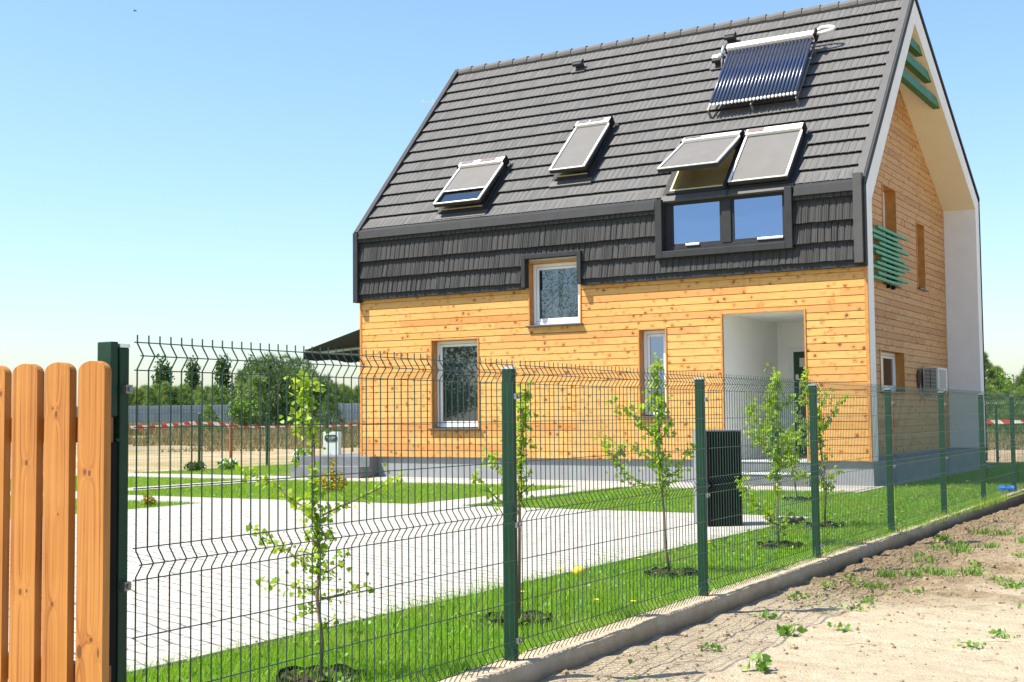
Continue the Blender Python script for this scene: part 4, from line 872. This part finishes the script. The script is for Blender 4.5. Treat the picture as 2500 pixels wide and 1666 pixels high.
tag(np_mesh('lawn_grass', V, F, MAT['grass']), 'short bright green grass growing over the garden', 'grass', kind='stuff')
n = 5200; rg = np.random.default_rng(8); cl = []
for (x0, x1, y0, y1), c in (((1.1, 2.4, -18, -6.4), 2600), ((-3.7, 2.35, -6.4, -1.6), 2800), ((.25, 2.3, -1.6, 11), 1200), ((-10.9, -4.7, -6.3, -1.6), 1600)):
    cl.append(np.stack([rg.uniform(x0, x1, c), rg.uniform(y0, y1, c), rg.uniform(.015, .05, c)], 1))
V, F = leaves(np.concatenate(cl), rg.uniform(.012, .03, sum(map(len, cl))), 1.1, -.1); tag(np_mesh('clover', V, F, MAT['weed']), 'small round clover leaves scattered through the lawn', 'ground cover', kind='stuff')
# dandelions
dand = [(1.56, -13.32, .18), (1.39, -13.01, .13), (2.26, -13.67, .06), (2.03, -13.71, .06), (1.28, -12.12, .15), (1.5, -13.74, .08), (1.36, -11.67, .08), (1.72, -5.94, .05), (2.01, -6.39, .05), (2.0, -6.08, .09), (2.22, -6.9, .05), (1.27, -10.02, .06), (2.29, -7.84, .05), (1.73, -1.28, .20), (1.51, -1.48, .12), (1.66, -1.04, .08)]
dl = thing('dandelion', (1.56, -13.32, 0), 'tiny yellow flower standing in the lawn behind the fence', 'flower', 'yellow flowers in the lawn')
o_ = Vector((1.56, -13.32, 0)); MB().tube([o_, o_+Vector((.005, 0, .5)), o_+Vector((.0, .01, 1))], .012, 4).build('stem', MAT['weed'], dl)
m = MB()
for i in range(10): a = i*.628; m.add([o_+Vector((0, 0, 1)), o_+Vector((.13*math.cos(a-.3), .13*math.sin(a-.3), 1.03)), o_+Vector((.15*math.cos(a), .15*math.sin(a), 1.06)), o_+Vector((.13*math.cos(a+.3), .13*math.sin(a+.3), 1.03))], [(0, 1, 2, 3)])
m.build('petal', MAT['dandelion'], dl); dl.scale = (.13, .13, .18)
dn_ = {}
for i, (x, y, h) in enumerate(dand):
    o = dl if i == 0 else dup(dl, (x, y, 0), random.random()*6, scale=(.13, .13, h)); dn_.setdefault(int((y-FY)/SP), []).append((x, y, o))
ORD0 = ['first', 'second', 'third', 'fourth', 'fifth', 'sixth', 'seventh', 'eighth']
for bay, L in dn_.items():
    for i, (x, y, o) in enumerate(sorted(L, key=lambda q: q[1])): o['label'] = 'tiny yellow flower behind fence bay %s, %s along from the left' % (ORD0[bay], ORD0[i])
# ---- weeds on the sand
def weed(x, y, r, kind, label):
    rg = np.random.default_rng(int(abs(x*100)+abs(y*37))); z = float(sand_h(np.array([x]), np.array([y]))[0]); P = []; VV = []
    if kind == 'b':
        V, F = leaves(np.array([(x+rg.normal()*r*.35, y+rg.normal()*r*.35, z+.01+rg.random()*r*.4) for _ in range(26)]), rg.uniform(.5, .9, 26)*r*.75, 1.1, -.15)
    elif kind == 'g':
        n = 55; a = rg.uniform(0, 6.283, n); h = r*rg.uniform(.4, .9, n); ox = rg.normal(size=(n, 2))*r*.5; ln = r*rg.uniform(.1, .7, n)
        B = np.stack([x+ox[:, 0], y+ox[:, 1], z*np.ones(n)-.01], 1); s = np.stack([np.cos(a+1.57), np.sin(a+1.57), 0*a], 1)*.005; Tp = B+np.stack([np.cos(a)*ln, np.sin(a)*ln, h], 1)
        V = np.stack([B-s, B+s, (B+Tp)/2+s*.8+np.array([0, 0, r*.1]), Tp, (B+Tp)/2-s*.8+np.array([0, 0, r*.1]), B-s*1.01], 1).reshape(-1, 3); F = np.arange(n)[:, None]*6+np.arange(6)[None]
    else:
        V, F = leaves(np.array([(x+rg.normal()*r*.5, y+rg.normal()*r*.5, z+.005+rg.random()*r*.35) for _ in range(30)]), rg.uniform(.25, .5, 30)*r, .8, -.3)
    return tag(np_mesh('weed', V, F, MAT['weed'], origin=(x, y, z)), label, 'weed', 'weeds on the sandy ground')
wl = [(3.2, -13.54, 'b'), (3.45, -13.24, 'm'), (2.74, -7.4, 'b'), (2.80, -8.09, 'm'), (2.95, -8.22, 'm'), (2.98, -10.42, 'g'), (3.15, -10.33, 'g'), (3.19, -10.02, 'g'), (3.49, -9.56, 'm'), (3.83, -10.42, 'm'), (2.92, -6.34, 'g'), (3.12, -6.25, 'g'), (3.28, -7.82, 'g'), (3.68, -8.61, 'm'), (3.54, -9.99, 'g'), (3.22, -11.94, 'm'), (3.28, -12.33, 'm'), (2.85, -12.9, 'm'), (2.75, -12.0, 'm'), (3.42, -14.57, 'b'), (3.95, -10.6, 'g'), (3.03, -11.09, 'g'), (2.78, -10.84, 'm'), (4.02, -10.84, 'm'), (4.22, -13.43, 'm'), (4.32, -13.0, 'm'), (3.33, -10.1, 'g'), (2.98, -14.16, 'm'), (3.4, -11.28, 'm'), (2.76, -11.32, 'm'), (2.96, -7.75, 'g'), (3.15, -8.49, 'g'), (3.0, -9.3, 'g'), (2.85, -8.9, 'm'), (3.5, -7.2, 'g'), (3.9, -8.2, 'g')]
ORDW = ['first', 'second', 'third', 'fourth', 'fifth', 'sixth', 'seventh', 'eighth', 'ninth', 'tenth', 'eleventh', 'twelfth', 'thirteenth', 'fourteenth', 'fifteenth', 'sixteenth', 'seventeenth', 'eighteenth', 'nineteenth', 'twentieth', 'twenty first', 'twenty second', 'twenty third', 'twenty fourth', 'twenty fifth', 'twenty sixth']
bays = {}
for x, y, k in wl: bays.setdefault((int((y-FY)/SP), k), []).append((x, y))
for (bay, k), L in bays.items():
    for i, (x, y) in enumerate(sorted(L)):
        wd = {'b': 'broad leaved weed', 'g': 'grassy weed tuft', 'm': 'small flat weed'}[k]
        rank = '' if len(L) == 1 else ', %s out from the kerb' % ORDW[i]
        weed(x, y, {'b': .085, 'g': .105, 'm': .075}[k], k, '%s on sand at fence bay %s%s' % (wd, ORDW[bay], rank))
rg = np.random.default_rng(12); n = 1500; x = 2.7+np.abs(rg.normal(size=n))*1.3; y = rg.uniform(-15.5, -3, n); keep = (fbm(x, y, 1.4, 3, 60) > .52) & (brown(x, y) > .15); x, y = x[keep], y[keep]
V, F = leaves(np.stack([x, y, sand_h(x, y)+.004], 1), rg.uniform(.012, .04, len(x)), .8, -.4); tag(np_mesh('ground_cover', V, F, MAT['weed']), 'tiny green seedlings sprinkled over the brown soil', 'ground cover', kind='stuff')
# soil clods & twigs
m = MB(); rg = np.random.default_rng(2); c = 0
while c < 3200:
    x = 2.64+abs(rg.normal())*1.2; y = rg.uniform(-16.5, -4)
    if x > 6 or rg.random() > brown(np.array([x]), np.array([y]))[0]+.15: continue
    r = rg.uniform(.004, .011)*(2.2 if rg.random() < .05 else 1); z = float(sand_h(np.array([x]), np.array([y]))[0]); random.seed(c); m.ball((x, y, z+r*.3), (r*1.2, r, r*.8), 5, 3, .3); c += 1
cm = plain('soil_clod', (.27, .205, .13), .95, 0, .35, 15); tag(m.build('soil_clods', cm), 'loose lumps of brown soil over the sandy ground', 'soil', kind='stuff')
m = MB()
for i in range(70):
    x = rg.uniform(2.7, 4.8); y = rg.uniform(-16, -8); a = rg.random()*6.283; L = rg.uniform(.05, .18); z = float(sand_h(np.array([x]), np.array([y]))[0])+.006
    m.tube([(x, y, z), (x+L*.5*math.cos(a), y+L*.5*math.sin(a), z+.01), (x+L*math.cos(a+.2), y+L*math.sin(a+.2), z+.002)], .0018, 4)
tag(m.build('dry_twigs', MAT['twig']), 'thin dry twigs lying scattered on the sand', 'twigs', kind='stuff')
# ---- garden shrubs
def shrub(name, x, y, r, h, mat, n, ls, label, cat='shrub', flowers=0, group=None):
    rg = np.random.default_rng(int(abs(x*10+y*100))); t = thing(name, (x, y, 0), label, cat, group)
    d = rg.normal(size=(n, 3)); d /= np.linalg.norm(d, axis=1)[:, None]; q = rg.uniform(.55, 1, n)[:, None]; P = d*q*np.array([r, r, h/2])+np.array([x, y, h/2])
    V, F = leaves(P, rg.uniform(.6, 1.2, n)*ls, .7, -.4); np_mesh('foliage', V, F, MAT[mat], t)
    m = MB()
    for i in range(5): a = i*1.26; m.tube([(x, y, -.02), (x+r*.5*math.cos(a), y+r*.5*math.sin(a), h*.55)], .006, 4)
    m.build('stem', MAT['bark_dark'], t)
    if flowers:
        m = MB()
        for i in range(flowers): a = rg.random()*6.28; e = rg.uniform(.2, 1); m.ball((x+r*.9*math.cos(a)*math.cos(e), y+r*.9*math.sin(a)*math.cos(e), h*.55+h*.45*math.sin(e)), .038, 7, 5, .25)
        m.build('blossom', MAT['petal'], t)
shrub('golden_shrub', -7.92, -8.04, .09, .17, 'gold', 260, .04, 'tiny round golden conifer at the edge of the left lawn')
shrub('golden_shrub', -7.65, -4.31, .26, .34, 'gold', 420, .05, 'low yellow green shrub with a tall spike in the middle lawn')
shrub('golden_shrub', -7.75, -4.2, .05, .62, 'gold', 120, .05, 'slender yellow spike of leaves rising from the low shrub')
shrub('juniper_shrub', -16.3, 1.3, .24, .22, 'juniper', 500, .06, 'low dark green juniper near the far left fence')
shrub('hydrangea', -16.1, 2.2, .27, .27, 'weed', 300, .07, 'white flowering hydrangea in front of the far fence post', flowers=9, group='hydrangeas')
shrub('hydrangea', -12.25, .3, .17, .64, 'weed', 300, .075, 'white flowering hydrangea at the left end of the terrace steps', flowers=7, group='hydrangeas')
# ---- background vegetation
def pine_mesh(h, r, n, seed, tl=.34, tw=.035, low=.03, rnd=False):
    rg = np.random.default_rng(seed); zf = rg.random(n)**.8; R = r*np.clip(1.05-zf**1.5, .04, 1)*(.65+.5*np.abs(np.sin(zf*17+seed))); a = rg.uniform(0, 6.283, n); 
    q = R*np.sqrt(rg.uniform(.3, 1, n))
    C = np.stack([q*np.cos(a), q*np.sin(a), h*(low+(1-low)*zf)], 1); k = 6
    if rnd:
        nb_ = 34; bz_ = rg.uniform(.08, .88, nb_); ba = rg.uniform(0, 6.283, nb_); br_ = r*.72*np.sqrt(np.clip(1-(1.7*bz_-.62)**2, .05, 1))*rg.uniform(.35, 1.1, nb_); i_ = rg.integers(0, nb_, n); d_ = rg.normal(size=(n, 3)); d_ /= np.linalg.norm(d_, axis=1)[:, None]
        bs = r*rg.uniform(.14, .30, nb_)[i_][:, None]; C = np.stack([(br_*np.cos(ba))[i_], (br_*np.sin(ba))[i_], (h*bz_)[i_]], 1)+d_*bs*np.array([1, 1, .8]); C[:, 2] = np.maximum(C[:, 2], .05); L = []
    C = np.repeat(C, k, 0); A = np.repeat(a, k); m_ = len(C); d = rg.normal(size=(m_, 3))*.55+np.stack([np.cos(A)*.5, np.sin(A)*.5, .9*np.ones(m_)], 1); d /= np.linalg.norm(d, axis=1)[:, None]
    s = np.cross(d, rg.normal(size=(m_, 3))); s /= np.linalg.norm(s, axis=1)[:, None]; ln = tl*rg.uniform(.6, 1.2, m_)[:, None]
    V = np.stack([C-s*tw/2, C+s*tw/2, C+d*ln], 1).reshape(-1, 3); return V, np.arange(3*m_).reshape(-1, 3)
def make_tree(name, h, r, n, seed, mat, label, cat, group, kind='pine', **kw):
    t = thing(name, (0, 0, 0), label, cat, group)
    if kind == 'pine': V, F = pine_mesh(h, r, n, seed, **kw)
    else:
        rg = np.random.default_rng(seed); cl = rg.normal(size=(kw.get('cl', 14), 3)); cl /= np.linalg.norm(cl, axis=1)[:, None]; rad = rg.uniform(.35, .75, len(cl))[:, None]
        c0_ = cl*rad*np.array([r, r, h*.42])+np.array([0, 0, h*.56]); i = rg.integers(0, len(cl), n); d = rg.normal(size=(n, 3)); d /= np.linalg.norm(d, axis=1)[:, None]
        P = c0_[i]+d*rg.uniform(.5, 1, n)[:, None]*np.array([r*.42, r*.42, h*.16]); V, F = leaves(P, rg.uniform(.6, 1.2, n)*kw.get('ls', .3), .8, -.1)
    if kw.get('weep'):
        rg = np.random.default_rng(seed); ns = 150; a = rg.uniform(0, 6.283, ns); q = r*np.sqrt(rg.random(ns)); zt = h*rg.uniform(.55, 1, ns); ll = h*rg.uniform(.15, .45, ns); k = 60
        t_ = np.linspace(0, 1, k)[None]; P = np.stack([(q*np.cos(a))[:, None]+.15*np.sin(t_*3+a[:, None]), (q*np.sin(a))[:, None]+0*t_, zt[:, None]-ll[:, None]*t_], 2).reshape(-1, 3)+rg.normal(size=(ns*k, 3))*.07
        V, F = leaves(P, rg.uniform(.5, 1.2, len(P))*.11, .7, .8)
    np_mesh('crown', V, F, MAT[mat], t)
    m = MB(); m.tube([(0, 0, -.1), (.03, 0, h*.4), (0, .02, h*.85)], [.05+h*.012, .03+h*.008, .015], 6)
    rs = random.Random(seed)
    for i in range(7): a = rs.random()*6.28; z = h*rs.uniform(.25, .7); m.tube([(0, 0, z), (r*.5*math.cos(a), r*.5*math.sin(a), z+h*.12)], [.025, .008], 4)
    m.build('trunk', MAT['bark_dark'], t); return t
def put(u, d, base=None):
    p = at(u, 1040, d); z = float(field_h(np.array([p.x]), np.array([p.y]))[0]); return (p.x, p.y, z-.03)
G1 = 'young pines in the row behind the grey fence'; LBL = 'young pine in the dense row behind the grey fence'
var = [make_tree('pine_tree', 4.5, 1.5, 620, 200+i, 'pine', LBL, 'pine tree', G1, tl=.5, tw=.05) for i in range(3)]
rs = random.Random(5); us = [292+i*15.5 for i in range(17)]+[748+i*15 for i in range(9)]; cnt = 0
for row, (dep, hs_) in enumerate(((121, 1.0), (128, 1.06))):
    for u in us:
        uu = u+rs.uniform(-5, 5)+row*8; d = dep+rs.uniform(-3, 3); s = hs_*rs.uniform(.70, .86); src = var[cnt % 3]
        if cnt < 3: o = src
        else: o = dup(src)
        o['label'] = 'young pine in the %s row behind the grey fence, %s from the left' % (('front', 'back')[row], ORDW[us.index(u)])
        o.location = put(uu, d); o.rotation_euler[2] = rs.random()*6; o.scale = (s, s, s*rs.uniform(.93, 1.08)); cnt += 1
for j, (u, d, h, r) in enumerate([(395, 190, 11.0, 1.65), (470, 190, 10.8, 1.45), (545, 190, 11.2, 1.35), (613, 190, 11.0, 1.35), (583, 200, 8.0, 1.2)]):
    lb = ['poplar farthest left on the horizon above the pine row', 'second poplar from the left above the pine row', 'tallest slim poplar above the pine row, third from the left', 'poplar rising just left of the big dark pine', 'short poplar between the two right hand poplars'][j]
    t = make_tree('poplar_tree', h, r, 1500, 300+j, 'poplar', lb, 'poplar tree', 'poplars on the horizon', 'b', cl=34, ls=.42); t.location = put(u, d)
t = make_tree('pine_tree', 4.9, 4.2, 5200, 401, 'pine_dark', 'big dark bushy pine behind the tape on the left of the house', 'pine tree', None, tl=.42, tw=.045, rnd=True); t.location = put(675, 84)
t = make_tree('pine_tree', 4.0, 2.5, 2000, 402, 'pine_dark', 'dark pine leaning against the right side of the big bushy pine', 'pine tree', None, tl=.40, tw=.045, rnd=True); t.location = put(752, 82)
t = make_tree('pine_tree', 4.0, 1.6, 1000, 403, 'pine', 'lighter pine on the left flank of the big bushy pine', 'pine tree', None, tl=.38, tw=.045, rnd=True); t.location = put(618, 80)
t = make_tree('leafy_bush', 2.7, 1.2, 1100, 404, 'broad', 'pale green leafy bush at the left foot of the big dark pine', 'bush', None, 'b', ls=.16); t.location = put(588, 78)
t = make_tree('pine_tree', 1.8, .9, 420, 405, 'pine', 'small young pine standing alone in the dry grass left of the stake', 'pine tree', None, tl=.26, tw=.03); t.location = put(510, 74)
t = make_tree('pine_tree', 2.3, 1.0, 500, 406, 'pine_dark', 'low dark pine beside the house corner behind the tape', 'pine tree', None, tl=.3, tw=.03); t.location = put(805, 70)
rt = [(2400, 66, 4.1, 1.7, 'pine_dark', 'pine', 'tall dark pine right against the white edge of the house'), (2438, 74, 3.5, 1.6, 'pine', 'pine', 'mid green pine second from the house edge on the right'), (2478, 70, 3.7, 1.9, 'broad', 'b', 'bright green broadleaf tree at the right edge behind the tape'), (2520, 66, 3.4, 1.9, 'pine_dark', 'pine', 'dark pine at the far right edge behind the tape'), (2458, 82, 3.0, 2.2, 'broad', 'b', 'low broadleaf tree between the pines on the right'), (2500, 60, 2.2, 1.7, 'pine', 'pine', 'low pine in front of the broadleaf tree on the right'), (2415, 62, 2.3, 1.5, 'pine', 'pine', 'low pine at the foot of the dark pine by the house edge')]
for j, (u, d, h, r, mt, kd, lb) in enumerate(rt):
    t = make_tree('pine_tree' if kd == 'pine' else 'leafy_tree', h, r, 1300 if kd == 'pine' else 2000, 500+j, mt, lb, 'pine tree' if kd == 'pine' else 'tree', None, kd, **({'tl': .3, 'tw': .035} if kd == 'pine' else {'ls': .17})); t.location = put(u, d)
# large trees across the street, seen in the window panes
for j, (x, y, h, r) in enumerate([(-32.5, -46, 12.5, 3.6), (-40, -45, 11, 4.2), (-41, -44, 4.2, 6.0)]):
    t = make_tree('street_tree', h, r, [3000, 7000, 8000][j], 600+j, ['pine_dark', 'pine_dark', 'broad'][j], ['tall weeping tree reflected in the upper window', 'tree reflected in the tall ground floor window', 'low bright bush mirrored in the ground floor window'][j], 'tree', None, 'b', cl=[30, 26, 40][j], ls=[.13, .2, .2][j], weep=(j == 0)); t.location = (x, y, 0)
# grey sheet fence
gp0 = at(150, 1040, 112); gp1 = at(960, 1040, 108)
gf = thing('sheet_metal_fence', (gp0.x, gp0.y, .4), 'long grey corrugated metal fence in front of the pine row', 'fence')
n = 900; dv = (gp1-gp0); dv.z = 0; L = dv.length; dn = dv.normalized(); pn = Vector((-dn.y, dn.x, 0)); V = []; F = []
for i in range(n+1):
    p = gp0+dn*(L*i/n)+pn*(.03 if (i//2) % 2 else -.03); V += [(p.x, p.y, .2), (p.x, p.y, 2.47)]
F = [(2*i, 2*i+2, 2*i+3, 2*i+1) for i in range(n)]
MB().add(V, F).build('sheet', MAT['grey_fence'], gf)
# dry grass of the far field
rg = np.random.default_rng(33); n = 90000; u = rg.uniform(250, 980, n); d = 50+60*rg.random(n)**.8; base = CAM[None]+(_F[None]+R_[None]*((u-1250)/FPX)[:, None])*d[:, None]
n2_ = 15000; u2 = rg.uniform(2340, 2620, n2_); d2 = 42+40*rg.random(n2_); b2 = CAM[None]+(_F[None]+R_[None]*((u2-1250)/FPX)[:, None])*d2[:, None]
Bp = np.concatenate([base, b2]); dd_ = np.concatenate([d, d2]); keep = fbm(Bp[:, 0], Bp[:, 1], .15, 3, 40) > .36; Bp, dd_ = Bp[keep], dd_[keep]; n = len(Bp)
Bp[:, 2] = field_h(Bp[:, 0], Bp[:, 1])-.02; hh = rg.uniform(.12, .5, n)*(.5+.9*smooth(48, 80, dd_)); a = rg.uniform(0, 6.283, n); w_ = .02+.0003*dd_; s = np.stack([np.cos(a)*w_, np.sin(a)*w_, 0*a], 1); T = Bp+np.stack([rg.normal(size=n)*.08, rg.normal(size=n)*.08, hh], 1)
tag(np_mesh('dry_grass', np.stack([Bp-s, Bp+s, T], 1).reshape(-1, 3), np.arange(3*n).reshape(-1, 3), MAT['dry']), 'straw coloured tall dry grass in the field beyond the fence', 'dry grass', kind='stuff')
